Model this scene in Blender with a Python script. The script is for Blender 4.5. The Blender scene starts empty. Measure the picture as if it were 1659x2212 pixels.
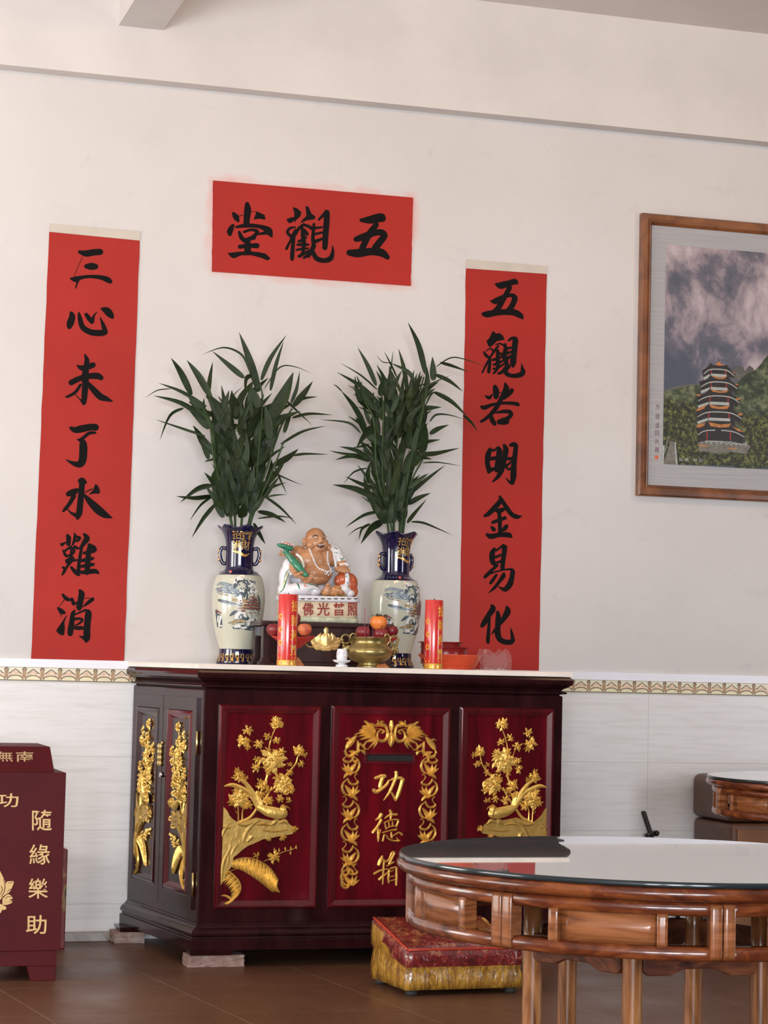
import bpy, bmesh, math, random
from mathutils import Vector, Matrix
from mathutils.bvhtree import BVHTree

SC = bpy.context.scene
COL = SC.collection
PI = math.pi

# ------------------------------------------------------------------ camera
YAW, PITCH, ROLL, CAMD, EYE, FPX = 0.29105754, 0.07050325, 0.02377563, 8.91198737, 1.13707668, 4700.0
PW, PH = 1659.0, 2212.0
_F = Vector((math.sin(YAW) * math.cos(PITCH), math.cos(YAW) * math.cos(PITCH), math.sin(PITCH)))
_R0 = Vector((math.cos(YAW), -math.sin(YAW), 0))
_U0 = _R0.cross(_F)
CR = math.cos(ROLL) * _R0 + math.sin(ROLL) * _U0
CU = -math.sin(ROLL) * _R0 + math.cos(ROLL) * _U0
CF = _F
CC = Vector((0, -CAMD, EYE))
cam = bpy.data.cameras.new('camera')
cam.sensor_fit = 'VERTICAL'
cam.sensor_height = 36.0
cam.lens = FPX * 36.0 / PH
cam.clip_start = 0.1
camo = bpy.data.objects.new('camera', cam)
COL.objects.link(camo)
camo.matrix_world = Matrix(((CR.x, CU.x, -CF.x, CC.x), (CR.y, CU.y, -CF.y, CC.y), (CR.z, CU.z, -CF.z, CC.z), (0, 0, 0, 1)))
SC.camera = camo

# ------------------------------------------------------------------ world, daylight, exposure
wd = bpy.data.worlds.new('sky')
SC.world = wd
wd.use_nodes = True
wd.node_tree.nodes['Background'].inputs[0].default_value = (0.75, 0.85, 1.0, 1)
wd.node_tree.nodes['Background'].inputs[1].default_value = 0.4
SC.view_settings.view_transform = 'Standard'
SC.view_settings.look = 'None'
SC.view_settings.gamma = 1.0
SC.view_settings.exposure = -0.05
SC.view_settings.use_curve_mapping = False
SC.cycles.use_denoising = True
SC.cycles.max_bounces = 10
SC.cycles.diffuse_bounces = 6
SC.cycles.glossy_bounces = 5
SC.cycles.transmission_bounces = 8
SC.cycles.transparent_max_bounces = 12
SC.cycles.sample_clamp_indirect = 6.0

ROOM_X0, ROOM_X1, ROOM_Y0, CEIL_Z = -3.4, 8.2, -13.5, 4.045
# daylight windows, the right one an added fill: wall, centre along wall, centre height, width, height, watts, colour
WINDOWS = [
    ('left', -1.7, 1.5, 1.9, 2.0, 165, (1.0, 0.985, 0.96)),
    ('left', -4.6, 1.5, 1.9, 2.0, 125, (1.0, 0.985, 0.96)),
    ('rear', -2.4, 1.55, 1.0, 1.9, 290, (0.87, 0.93, 1.0)),
    ('rear', -0.8, 1.55, 1.0, 1.9, 325, (0.87, 0.93, 1.0)),
    ('rear', 0.8, 1.55, 1.0, 1.9, 325, (0.87, 0.93, 1.0)),
    ('right', -6.4, 1.55, 1.6, 1.9, 140, (0.87, 0.93, 1.0)),  # unseen window added to brighten the right side of the scene
]
for wall, c, z, w, h, watts, colr in WINDOWS:
    L = bpy.data.lights.new('window_daylight', 'AREA')
    L.shape = 'RECTANGLE'
    L.size, L.size_y = w, h
    L.energy = watts
    L.color = colr
    o = bpy.data.objects.new('window_daylight', L)
    COL.objects.link(o)
    if wall == 'left':
        o.location = (ROOM_X0 + 0.03, c, z)
        o.rotation_euler = (PI / 2, 0, -PI / 2)
    elif wall == 'right':
        o.location = (ROOM_X1 - 0.03, c, z)
        o.rotation_euler = (PI / 2, 0, PI / 2)
    else:
        o.location = (c, ROOM_Y0 + 0.03, z)
        o.rotation_euler = (PI / 2, 0, 0)

# warm ceiling lamps over the altar end of the room (above the frame)
CEIL_LAMPS = [(-0.4, -2.3), (2.2, -2.3), (4.8, -2.3)]
for lx, ly in CEIL_LAMPS:
    L = bpy.data.lights.new('ceiling_lamp_light', 'AREA')
    L.shape = 'RECTANGLE'
    L.size, L.size_y = 1.2, 0.12
    L.energy = 10
    L.color = (1.0, 0.66, 0.36)
    o = bpy.data.objects.new('ceiling_lamp_light', L)
    COL.objects.link(o)
    o.location = (lx, ly, 3.80)
    o.rotation_euler = (math.radians(62), 0, 0)

# ------------------------------------------------------------------ helpers
def at(x, y, Y):
    """photo position -> point on the upright plane at depth Y (for measuring things off the wall and the cabinet front)"""
    d = CF + CR * ((x - PW / 2) / FPX) - CU * ((y - PH / 2) / FPX)
    return CC + d * ((Y - CC.y) / d.y)

def fl(x, y, z=0.0):
    d = CF + CR * ((x - PW / 2) / FPX) - CU * ((y - PH / 2) / FPX)
    return CC + d * ((z - CC.z) / d.z)

def lin(r, g, b):
    def f(c):
        c /= 255.0
        return c / 12.92 if c <= 0.04045 else ((c + 0.055) / 1.055) ** 2.4
    return (f(r), f(g), f(b), 1.0)

class N:
    """tiny node helper"""
    def __init__(s, name):
        s.m = bpy.data.materials.new(name)
        s.m.use_nodes = True
        s.t = s.m.node_tree
        s.b = s.t.nodes['Principled BSDF']
    def n(s, typ, **kw):
        nd = s.t.nodes.new(typ)
        for k, v in kw.items():
            if k.startswith('i_'):
                nd.inputs[k[2:].replace('_', ' ')].default_value = v
            else:
                setattr(nd, k, v)
        return nd
    def l(s, a, b):
        s.t.links.new(a, b)
    def coord(s, kind='Object'):
        return s.n('ShaderNodeTexCoord').outputs[kind]
    def mapped(s, scale, kind='Object', rot=(0, 0, 0)):
        mp = s.n('ShaderNodeMapping')
        mp.inputs['Scale'].default_value = scale
        mp.inputs['Rotation'].default_value = rot
        s.l(s.coord(kind), mp.inputs['Vector'])
        return mp.outputs[0]
    def noise(s, vec, scale, detail=5, rough=0.55, dist=0.0):
        nd = s.n('ShaderNodeTexNoise')
        nd.inputs['Scale'].default_value = scale
        nd.inputs['Detail'].default_value = detail
        nd.inputs['Roughness'].default_value = rough
        nd.inputs['Distortion'].default_value = dist
        s.l(vec, nd.inputs['Vector'])
        return nd.outputs[0]
    def ramp(s, fac, stops):
        r = s.n('ShaderNodeValToRGB')
        e = r.color_ramp.elements
        e[0].position, e[0].color = stops[0]
        e[1].position, e[1].color = stops[1]
        for p, c in stops[2:]:
            el = e.new(p)
            el.color = c
        s.l(fac, r.inputs[0])
        return r.outputs[0]
    def math(s, op, a, b=None, c=None):
        nd = s.n('ShaderNodeMath')
        nd.operation = op
        for i, v in enumerate((a, b, c)):
            if v is None:
                continue
            if isinstance(v, (int, float)):
                nd.inputs[i].default_value = v
            else:
                s.l(v, nd.inputs[i])
        return nd.outputs[0]
    def mix(s, fac, a, b, mode='MIX'):
        nd = s.n('ShaderNodeMix')
        nd.data_type = 'RGBA'
        nd.blend_type = mode
        for sock, v in ((nd.inputs[0], fac), (nd.inputs[6], a), (nd.inputs[7], b)):
            if isinstance(v, (int, float)):
                sock.default_value = v
            elif isinstance(v, tuple):
                sock.default_value = v
            else:
                s.l(v, sock)
        return nd.outputs[2]
    def bump(s, h, strength=0.3, dist=0.002):
        nd = s.n('ShaderNodeBump')
        nd.inputs['Strength'].default_value = strength
        nd.inputs['Distance'].default_value = dist
        s.l(h, nd.inputs['Height'])
        s.l(nd.outputs[0], s.b.inputs['Normal'])
    def set(s, **kw):
        for k, v in kw.items():
            s.b.inputs[k.replace('_', ' ')].default_value = v

def pm(name, color, rough=0.5, metal=0.0, var=0.12, scale=30, coat=0.0, bump=0.0, bscale=80, spec=0.5, ior=1.5):
    k = N(name)
    vec = k.coord()
    nz = k.noise(vec, scale, 4)
    dark = tuple(c * (1 - var) for c in color[:3]) + (1,)
    lite = tuple(min(1, c * (1 + var)) for c in color[:3]) + (1,)
    k.l(k.ramp(nz, [(0.3, dark), (0.7, lite)]), k.b.inputs['Base Color'])
    k.set(Roughness=rough, Metallic=metal, IOR=ior)
    k.b.inputs['Specular IOR Level'].default_value = spec
    k.b.inputs['Coat Weight'].default_value = coat
    k.b.inputs['Coat Roughness'].default_value = 0.06
    if bump:
        k.bump(k.noise(vec, bscale, 3), bump, 0.002)
    return k.m

def link(o, parent=None):
    COL.objects.link(o)
    if parent is not None:
        o.parent = parent
        o.matrix_parent_inverse = Matrix.Translation(parent.location).inverted() if parent.type == 'EMPTY' else parent.matrix_basis.inverted()
    return o

def thing(name, label, cat, loc, group=None):
    o = bpy.data.objects.new(name, None)
    o.empty_display_size = 0.05
    COL.objects.link(o)
    o.location = loc
    o['label'] = label
    o['category'] = cat
    if group:
        o['group'] = group
    return o

def tag(o, label, cat, group=None):
    o['label'] = label
    o['category'] = cat
    if group:
        o['group'] = group
    return o

def struct(o):
    o['kind'] = 'structure'
    return o

class MB:
    def __init__(s):
        s.b = bmesh.new()
        s.mi = 0
    def face(s, vs, smooth=False):
        try:
            f = s.b.faces.new(vs)
        except ValueError:
            return None
        f.material_index = s.mi
        f.smooth = smooth
        return f
    def v(s, p):
        return s.b.verts.new(p)
    def box(s, lo, hi):
        x0, y0, z0 = lo
        x1, y1, z1 = hi
        vs = [s.v(p) for p in ((x0, y0, z0), (x1, y0, z0), (x1, y1, z0), (x0, y1, z0), (x0, y0, z1), (x1, y0, z1), (x1, y1, z1), (x0, y1, z1))]
        for q in ((3, 2, 1, 0), (4, 5, 6, 7), (0, 1, 5, 4), (1, 2, 6, 5), (2, 3, 7, 6), (3, 0, 4, 7)):
            s.face([vs[i] for i in q])
        return s
    def hexa(s, bot, top):
        b = [s.v(p) for p in bot]
        t = [s.v(p) for p in top]
        n = len(b)
        s.face(b[::-1])
        s.face(t)
        for i in range(n):
            s.face([b[i], b[(i + 1) % n], t[(i + 1) % n], t[i]])
        return s
    def lathe(s, prof, c=(0, 0, 0), seg=48, fn=None, smooth=True, caps=True):
        """prof: list of (r, z)"""
        rings = []
        for j, (r, z) in enumerate(prof):
            ring = []
            for i in range(seg):
                a = 2 * PI * i / seg
                rr, zz = (r, z) if fn is None else fn(a, r, z, j)
                ring.append(s.v((c[0] + rr * math.cos(a), c[1] + rr * math.sin(a), c[2] + zz)))
            rings.append(ring)
        for j in range(len(rings) - 1):
            A, B = rings[j], rings[j + 1]
            for i in range(seg):
                k = (i + 1) % seg
                s.face([A[i], A[k], B[k], B[i]], smooth)
        if caps:
            s.face(rings[0][::-1])
            s.face(rings[-1])
        return s
    def tube(s, pts, rad, seg=10, smooth=True):
        pts = [Vector(p) for p in pts]
        n = len(pts)
        if not isinstance(rad, (list, tuple)):
            rad = [rad] * n
        rings = []
        ref = Vector((0.13, 0.31, 0.94)).normalized()
        for i, p in enumerate(pts):
            t = (pts[min(i + 1, n - 1)] - pts[max(i - 1, 0)]).normalized()
            a = t.cross(ref)
            if a.length < 0.05:
                a = t.cross(Vector((1, 0, 0)))
            a.normalize()
            b = t.cross(a)
            rings.append([s.v(p + (a * math.cos(2 * PI * k / seg) + b * math.sin(2 * PI * k / seg)) * rad[i]) for k in range(seg)])
        for j in range(n - 1):
            for k in range(seg):
                m = (k + 1) % seg
                s.face([rings[j][k], rings[j][m], rings[j + 1][m], rings[j + 1][k]], smooth)
        s.face(rings[0][::-1])
        s.face(rings[-1])
        return s
    def ball(s, c, r, seg=16, rot=None, smooth=True):
        """ellipsoid, r = (rx, ry, rz) or number"""
        if not isinstance(r, (tuple, list)):
            r = (r, r, r)
        c = Vector(c)
        M = rot or Matrix.Identity(3)
        rows = []
        h = seg // 2
        for j in range(1, h):
            ph = PI * j / h
            rows.append([s.v(c + M @ Vector((r[0] * math.sin(ph) * math.cos(2 * PI * i / seg), r[1] * math.sin(ph) * math.sin(2 * PI * i / seg), r[2] * math.cos(ph)))) for i in range(seg)])
        top = s.v(c + M @ Vector((0, 0, r[2])))
        bot = s.v(c + M @ Vector((0, 0, -r[2])))
        for i in range(seg):
            k = (i + 1) % seg
            s.face([top, rows[0][i], rows[0][k]], smooth)
            s.face([bot, rows[-1][k], rows[-1][i]], smooth)
            for j in range(len(rows) - 1):
                s.face([rows[j][i], rows[j + 1][i], rows[j + 1][k], rows[j][k]], smooth)
        return s
    def build(s, name, mats, parent=None, bevel=0.0, sub=0, segs=2):
        me = bpy.data.meshes.new(name)
        bmesh.ops.recalc_face_normals(s.b, faces=s.b.faces) if len(s.b.faces) < 60000 and not getattr(s, 'keep', False) else None
        s.b.to_mesh(me)
        s.b.free()
        for m in (mats if isinstance(mats, (list, tuple)) else [mats]):
            me.materials.append(m)
        o = bpy.data.objects.new(name, me)
        link(o, parent)
        if bevel:
            md = o.modifiers.new('bevel', 'BEVEL')
            md.width = bevel
            md.segments = segs
            md.limit_method = 'ANGLE'
            md.harden_normals = False
        if sub:
            md = o.modifiers.new('sub', 'SUBSURF')
            md.levels = md.render_levels = sub
        return o

def catmull(pts, per=6):
    """pts: list of tuples, any dimension"""
    n = len(pts)
    if n < 3:
        a, b = pts[0], pts[-1]
        return [tuple(a[k] + (b[k] - a[k]) * t / per for k in range(len(a))) for t in range(per + 1)]
    out = []
    for i in range(n - 1):
        p0, p1, p2, p3 = pts[max(i - 1, 0)], pts[i], pts[i + 1], pts[min(i + 2, n - 1)]
        for t in range(per):
            u = t / per
            out.append(tuple(0.5 * (2 * p1[k] + (p2[k] - p0[k]) * u + (2 * p0[k] - 5 * p1[k] + 4 * p2[k] - p3[k]) * u * u + (3 * p1[k] - p0[k] - 3 * p2[k] + p3[k]) * u ** 3) for k in range(len(p1))))
    out.append(tuple(pts[-1]))
    return out

def brush(mb, pts, tf, ridge=0.0, lift=0.0, per=5, cap=True, smooth=False):
    """a brush stroke: pts (x, y, width); tf(x, y, h) -> 3D. ridge > 0 gives a raised, roof-shaped stroke."""
    P = catmull([(float(a), float(b), float(w)) for a, b, w in pts], per)
    L, Cn, R = [], [], []
    n = len(P)
    def frame(i):
        a, b = P[max(i - 1, 0)], P[min(i + 1, n - 1)]
        dx, dy = b[0] - a[0], b[1] - a[1]
        l = math.hypot(dx, dy) or 1.0
        return dx / l, dy / l
    rows = []
    wtop = max(p[2] for p in P)
    if cap:
        dx, dy = frame(0)
        x, y, w = P[0]
        for f, g in ((0.5, 0.05), (0.35, 0.7)):
            rows.append((x - dx * w * f * 0.9, y - dy * w * f * 0.9, w * g, dx, dy))
    for i, (x, y, w) in enumerate(P):
        dx, dy = frame(i)
        rows.append((x, y, max(w, wtop * 0.03), dx, dy))
    if cap:
        dx, dy = frame(n - 1)
        x, y, w = P[-1]
        for f, g in ((0.35, 0.7), (0.5, 0.05)):
            rows.append((x + dx * w * f * 0.9, y + dy * w * f * 0.9, w * g, dx, dy))
    prev = None
    wmax = max(r[2] for r in rows)
    for k, (x, y, w, dx, dy) in enumerate(rows):
        hw = w / 2
        l = mb.v(tf(x - dy * hw, y + dx * hw, lift))
        r = mb.v(tf(x + dy * hw, y - dx * hw, lift))
        if ridge:
            hh = lift + ridge * (0.25 + 0.75 * w / wmax)
            c = mb.v(tf(x, y, hh))
            cur = (l, c, r)
            if prev:
                mb.face([prev[0], prev[1], c, l], smooth)
                mb.face([prev[1], prev[2], r, c], smooth)
        else:
            cur = (l, r)
            if prev:
                mb.face([prev[0], prev[1], r, l], smooth)
        prev = cur

def poly(mb, pts, tf, lift=0.0, depth=0.0):
    """filled outline; depth > 0 adds side walls down to lift - depth"""
    vs = [mb.v(tf(x, y, lift)) for x, y in pts]
    es = []
    for i in range(len(vs)):
        es.append(mb.b.edges.new((vs[i], vs[(i + 1) % len(vs)])))
    r = bmesh.ops.triangle_fill(mb.b, use_beauty=True, edges=es)
    for f in r['geom']:
        if isinstance(f, bmesh.types.BMFace):
            f.material_index = mb.mi
    if depth:
        lo = [mb.v(tf(x, y, lift - depth)) for x, y in pts]
        n = len(vs)
        for i in range(n):
            mb.face([vs[i], vs[(i + 1) % n], lo[(i + 1) % n], lo[i]])

def strokes(mb, text, tf, ridge=0.0, lift=0.0):
    k = 0
    for s in text.replace('\n', ' ').split(';'):
        s = s.strip()
        if not s:
            continue
        pts = [tuple(float(q) for q in p.split(',')) for p in s.split()]
        k += 1
        if len(pts[0]) == 2:
            poly(mb, pts, tf, lift + 0.00004 * k)
        else:
            brush(mb, pts, tf, ridge, lift + 0.00004 * k)

def glyphs(text, size, extrude, bold=0.0):
    """lettering as a mesh in the XY plane, one glyph after another; returns (verts, faces) centred per glyph cell of 1 x 1"""
    out = []
    for ch in text:
        cu = bpy.data.curves.new('lettering', 'FONT')
        cu.body = ch
        cu.size = 1.0
        cu.extrude = 0.0
        cu.offset = bold
        cu.resolution_u = 4
        o = bpy.data.objects.new('lettering', cu)
        COL.objects.link(o)
        dg = bpy.context.evaluated_depsgraph_get()
        me = bpy.data.meshes.new_from_object(o.evaluated_get(dg))
        vs = [v.co.copy() for v in me.vertices]
        fs = [tuple(p.vertices) for p in me.polygons]
        bpy.data.objects.remove(o)
        bpy.data.curves.remove(cu)
        bpy.data.meshes.remove(me)
        if vs:
            x0, x1 = min(v.x for v in vs), max(v.x for v in vs)
            y0, y1 = min(v.y for v in vs), max(v.y for v in vs)
            vs = [((v.x - x0) / (x1 - x0) - 0.5, (v.y - y0) / (y1 - y0) - 0.5) for v in vs]
        out.append((vs, fs))
    return out

def put_glyph(mb, g, x, y, w, h, tf, lift=0.0, raise_=0.0):
    """glyph g centred at (x, y) in tf space (y down)"""
    vs, fs = g
    a = [mb.v(tf(x + u * w, y - v * h, lift + raise_)) for u, v in vs]
    for f in fs:
        mb.face([a[i] for i in f])
    if raise_:
        cnt = {}
        for f in fs:
            for i in range(len(f)):
                e = (f[i], f[(i + 1) % len(f)])
                k = tuple(sorted(e))
                cnt.setdefault(k, []).append(e)
        lo = [mb.v(tf(x + u * w, y - v * h, lift)) for u, v in vs]
        for k, l in cnt.items():
            if len(l) == 1:
                i, j = l[0]
                mb.face([a[i], a[j], lo[j], lo[i]])

def crop(ox, oy, s, Y):
    """a measuring frame taken off the photo, laid on the plane at depth Y (h = height above the plane)"""
    return lambda x, y, h=0.0: at(ox + x / s, oy + y / s, Y) + Vector((0, -h, 0))
# ------------------------------------------------------------------ materials
def m_plaster():
    k = N('white_plaster')
    v = k.coord()
    a = k.noise(v, 1.3, 4)
    base = k.ramp(a, [(0.3, (0.575, 0.545, 0.525, 1)), (0.72, (0.635, 0.605, 0.588, 1))])
    # scattered scuffs
    b = k.noise(k.mapped((5.5, 1, 8.5)), 1.0, 8, 0.72, 0.6)
    sc = k.ramp(b, [(0.58, (0, 0, 0, 1)), (0.76, (1, 1, 1, 1))])
    c1 = k.mix(k.math('MULTIPLY', sc, 0.4), base, (0.42, 0.37, 0.37, 1))
    # faded red dye that bled out around the horizontal banner
    sx = k.n('ShaderNodeSeparateXYZ')
    k.l(v, sx.inputs[0])
    bx0, bx1, bz0, bz1 = BANNER
    dx = k.math('SUBTRACT', k.math('ABSOLUTE', k.math('SUBTRACT', sx.outputs[0], (bx0 + bx1) / 2)), (bx1 - bx0) / 2)
    dz = k.math('SUBTRACT', k.math('ABSOLUTE', k.math('SUBTRACT', sx.outputs[2], (bz0 + bz1) / 2)), (bz1 - bz0) / 2)
    d = k.math('MAXIMUM', dx, dz)
    near = k.math('SUBTRACT', 1.0, k.math('MULTIPLY', d, 12.0))
    nn = k.noise(v, 7.0, 6, 0.65, 0.5)
    msk = k.ramp(k.math('MULTIPLY', near, nn), [(0.30, (0, 0, 0, 1)), (0.56, (1, 1, 1, 1))])
    c2 = k.mix(k.math('MULTIPLY', msk, 0.75), c1, (0.66, 0.36, 0.34, 1))
    k.l(c2, k.b.inputs['Base Color'])
    k.set(Roughness=0.75)
    k.b.inputs['Specular IOR Level'].default_value = 0.25
    k.bump(k.noise(v, 9, 8, 0.6), 0.25, 0.004)
    return k.m

def m_tile_wall():
    k = N('beige_wall_tile')
    v = k.coord()
    streak = k.noise(k.mapped((2.2, 1, 26)), 2.0, 6, 0.55, 0.4)
    col = k.ramp(streak, [(0.28, (0.63, 0.605, 0.585, 1)), (0.5, (0.70, 0.68, 0.665, 1)), (0.7, (0.73, 0.715, 0.70, 1))])
    sx = k.n('ShaderNodeSeparateXYZ')
    k.l(v, sx.inputs[0])
    # joints: rows 0.2985 m apart measured down from the border, staggered uprights
    rz = k.math('DIVIDE', k.math('SUBTRACT', sx.outputs[2], 0.142), 0.2985)
    fz = k.math('ABSOLUTE', k.math('SUBTRACT', k.math('FRACT', k.math('ADD', rz, 0.5)), 0.5))
    lz = k.math('LESS_THAN', fz, 0.0045)
    rx = k.math('DIVIDE', k.math('SUBTRACT', sx.outputs[0], 3.907), 1.0)
    fx = k.math('ABSOLUTE', k.math('SUBTRACT', k.math('FRACT', k.math('ADD', rx, 0.5)), 0.5))
    lx = k.math('LESS_THAN', fx, 0.0014)
    j = k.math('MAXIMUM', lz, lx)
    k.l(k.mix(j, col, (0.54, 0.51, 0.49, 1)), k.b.inputs['Base Color'])
    k.set(Roughness=0.28)
    k.b.inputs['Specular IOR Level'].default_value = 0.4
    k.bump(k.math('MULTIPLY', j, -1.0), 0.4, 0.002)
    return k.m

def m_floor():
    k = N('brown_floor_tile')
    v = k.coord()
    a = k.noise(v, 1.6, 6, 0.6)
    col = k.ramp(a, [(0.3, (0.082, 0.035, 0.020, 1)), (0.7, (0.122, 0.053, 0.030, 1))])
    fine = k.noise(v, 45, 5, 0.6)
    col = k.mix(0.25, col, k.ramp(fine, [(0.3, (0.09, 0.04, 0.02, 1)), (0.7, (0.24, 0.12, 0.07, 1))]))
    mp = k.n('ShaderNodeMapping')
    mp.inputs['Rotation'].default_value = (0, 0, math.radians(-6.85))
    k.l(v, mp.inputs['Vector'])
    sx = k.n('ShaderNodeSeparateXYZ')
    k.l(mp.outputs[0], sx.inputs[0])
    T = 0.59
    c6, s6 = math.cos(math.radians(6.85)), math.sin(math.radians(6.85))
    x0 = 1.42 * c6 - 0.337 * s6
    fx = k.math('ABSOLUTE', k.math('SUBTRACT', k.math('FRACT', k.math('ADD', k.math('DIVIDE', k.math('SUBTRACT', sx.outputs[0], x0), T), 0.5)), 0.5))
    sy = k.n('ShaderNodeSeparateXYZ')
    k.l(v, sy.inputs[0])
    fy = k.math('ABSOLUTE', k.math('SUBTRACT', k.math('FRACT', k.math('ADD', k.math('DIVIDE', k.math('ADD', k.math('ADD', sy.outputs[1], 1.274), k.math('MULTIPLY', sy.outputs[0], 0.03)), T), 0.5)), 0.5))
    j = k.math('MAXIMUM', k.math('LESS_THAN', fx, 0.0036), k.math('LESS_THAN', fy, 0.0026))
    k.l(k.mix(k.math('MULTIPLY', j, 0.8), col, (0.23, 0.15, 0.11, 1)), k.b.inputs['Base Color'])
    rr = k.ramp(k.noise(v, 3.0, 5), [(0.3, (0.30, 0.30, 0.30, 1)), (0.7, (0.46, 0.46, 0.46, 1))])
    k.l(rr, k.b.inputs['Roughness'])
    k.b.inputs['Specular IOR Level'].default_value = 0.22
    k.bump(k.math('MULTIPLY', j, -1.0), 0.3, 0.002)
    return k.m

def m_wood(name, c0, c1, c2, scale=(3, 3, 30), rough=0.22, coat=0.3, dist=2.0, kind='Object'):
    k = N(name)
    v = k.mapped(scale, kind)
    a = k.noise(v, 2.0, 6, 0.6, dist)
    k.l(k.ramp(a, [(0.34, c0), (0.5, c1), (0.66, c2)]), k.b.inputs['Base Color'])
    k.set(Roughness=rough)
    k.b.inputs['Coat Weight'].default_value = coat
    k.b.inputs['Coat Roughness'].default_value = 0.08
    return k.m

def m_gold(name='gold_leaf', c=(0.84, 0.55, 0.145), rough=0.32, bump=0.5, bs=60):
    k = N(name)
    v = k.coord()
    nz = k.noise(v, bs * 0.6, 5, 0.6)
    k.l(k.ramp(nz, [(0.25, (c[0] * 0.72, c[1] * 0.66, c[2] * 0.5, 1)), (0.65, (c[0], c[1], c[2], 1))]), k.b.inputs['Base Color'])
    k.set(Roughness=rough, Metallic=0.62)
    if bump:
        k.bump(k.noise(v, bs, 4, 0.6, 0.6), bump, 0.004)
    return k.m

def m_paper(name, c):
    k = N(name)
    v = k.coord()
    a = k.noise(v, 2.0, 3)
    k.l(k.ramp(a, [(0.3, tuple(q * 0.90 for q in c) + (1,)), (0.7, tuple(q * 1.06 for q in c) + (1,))]), k.b.inputs['Base Color'])
    k.set(Roughness=0.62)
    k.b.inputs['Specular IOR Level'].default_value = 0.3
    k.bump(k.noise(k.mapped((1.5, 1, 5)), 2.0, 3, 0.5, 0.8), 0.25, 0.01)
    return k.m

def m_glass(name, col=(0.9, 0.98, 0.95), rough=0.01, ior=1.5):
    k = N(name)
    k.set(Roughness=rough, IOR=ior)
    k.b.inputs['Base Color'].default_value = col + (1,)
    k.b.inputs['Transmission Weight'].default_value = 1.0
    return k.m

# the banner's rectangle on the wall (x0, x1, z0, z1)
_b0, _b1 = at(460, 390, 0), at(887, 618, 0)
BANNER = (_b0.x, _b1.x, _b1.z, _b0.z)
PLASTER = m_plaster()
BEAM = pm('painted_concrete', (0.62, 0.585, 0.56, 1), 0.8, var=0.05, scale=3, bump=0.15, bscale=20, spec=0.2)
CEILM = pm('ceiling_paint', (0.66, 0.61, 0.575, 1), 0.85, var=0.05, scale=2, spec=0.2)
TILEW = m_tile_wall()
FLOORM = m_floor()
CAPM = pm('white_cap_tile', (0.78, 0.775, 0.83, 1), 0.3, var=0.02, scale=5)
def m_lacq(*a):
    m = m_wood(*a)
    m.node_tree.nodes['Principled BSDF'].inputs['Specular IOR Level'].default_value = 0.2
    return m
LACQ = m_lacq('dark_lacquer', (0.014, 0.0035, 0.004, 1), (0.022, 0.0052, 0.006, 1), (0.030, 0.007, 0.008, 1), (6, 6, 1.2), 0.13, 0.0, 0.8)
REDLACQ = m_lacq('red_lacquer', (0.042, 0.003, 0.005, 1), (0.078, 0.0035, 0.007, 1), (0.125, 0.004, 0.009, 1), (7, 7, 0.8), 0.13, 0.0, 0.6)
GOLD = m_gold()
GOLDR = m_gold('dull_gold_leaf', (0.54, 0.35, 0.095), 0.40, 0.45, 42)
GOLDF = m_gold('gold_paint', (0.84, 0.60, 0.24), 0.36, 0.0)
MARBLE = pm('cream_marble', (0.76, 0.68, 0.60, 1), 0.25, var=0.08, scale=9)
REDP = m_paper('red_banner_paper', (0.36, 0.017, 0.010))
INK = pm('black_ink', (0.009, 0.008, 0.008, 1), 0.8, var=0.1, spec=0.06)
MOUNT = pm('cream_mount_paper', (0.54, 0.485, 0.42, 1), 0.75, var=0.06, scale=12, spec=0.2)

DARKW = pm('dark_unseen_wall', (0.17, 0.115, 0.085, 1), 0.7, var=0.1, scale=3, spec=0.2)  # unseen walls toned dark to keep reflections in the lacquer low
# ------------------------------------------------------------------ the room
def plane_box(name, lo, hi, mat):
    b = MB()
    b.box(lo, hi)
    return struct(b.build(name, mat))

DADO_T, BORD_Z0, BORD_Z1, CAP_Z = 0.012, 1.040, 1.098, 1.131
plane_box('wall_back', (ROOM_X0, 0, 0), (ROOM_X1, 0.2, CEIL_Z), PLASTER)
plane_box('wall_left', (ROOM_X0 - 0.2, ROOM_Y0, 0), (ROOM_X0, 0.2, CEIL_Z), BEAM)
plane_box('wall_right', (ROOM_X1, ROOM_Y0, 0), (ROOM_X1 + 0.2, 0.2, CEIL_Z), DARKW)
plane_box('wall_rear', (ROOM_X0 - 0.2, ROOM_Y0 - 0.2, 0), (ROOM_X1 + 0.2, ROOM_Y0, CEIL_Z), DARKW)
plane_box('floor', (ROOM_X0 - 0.2, ROOM_Y0 - 0.2, -0.1), (ROOM_X1 + 0.2, 0.2, 0), FLOORM)
plane_box('ceiling', (ROOM_X0 - 0.2, ROOM_Y0 - 0.2, CEIL_Z), (ROOM_X1 + 0.2, 0.2, CEIL_Z + 0.12), CEILM)
# lintel beam that projects from the upper wall
plane_box('trim_1', (ROOM_X0, -0.085, 3.548), (ROOM_X1, 0.0, CEIL_Z), BEAM)
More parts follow.
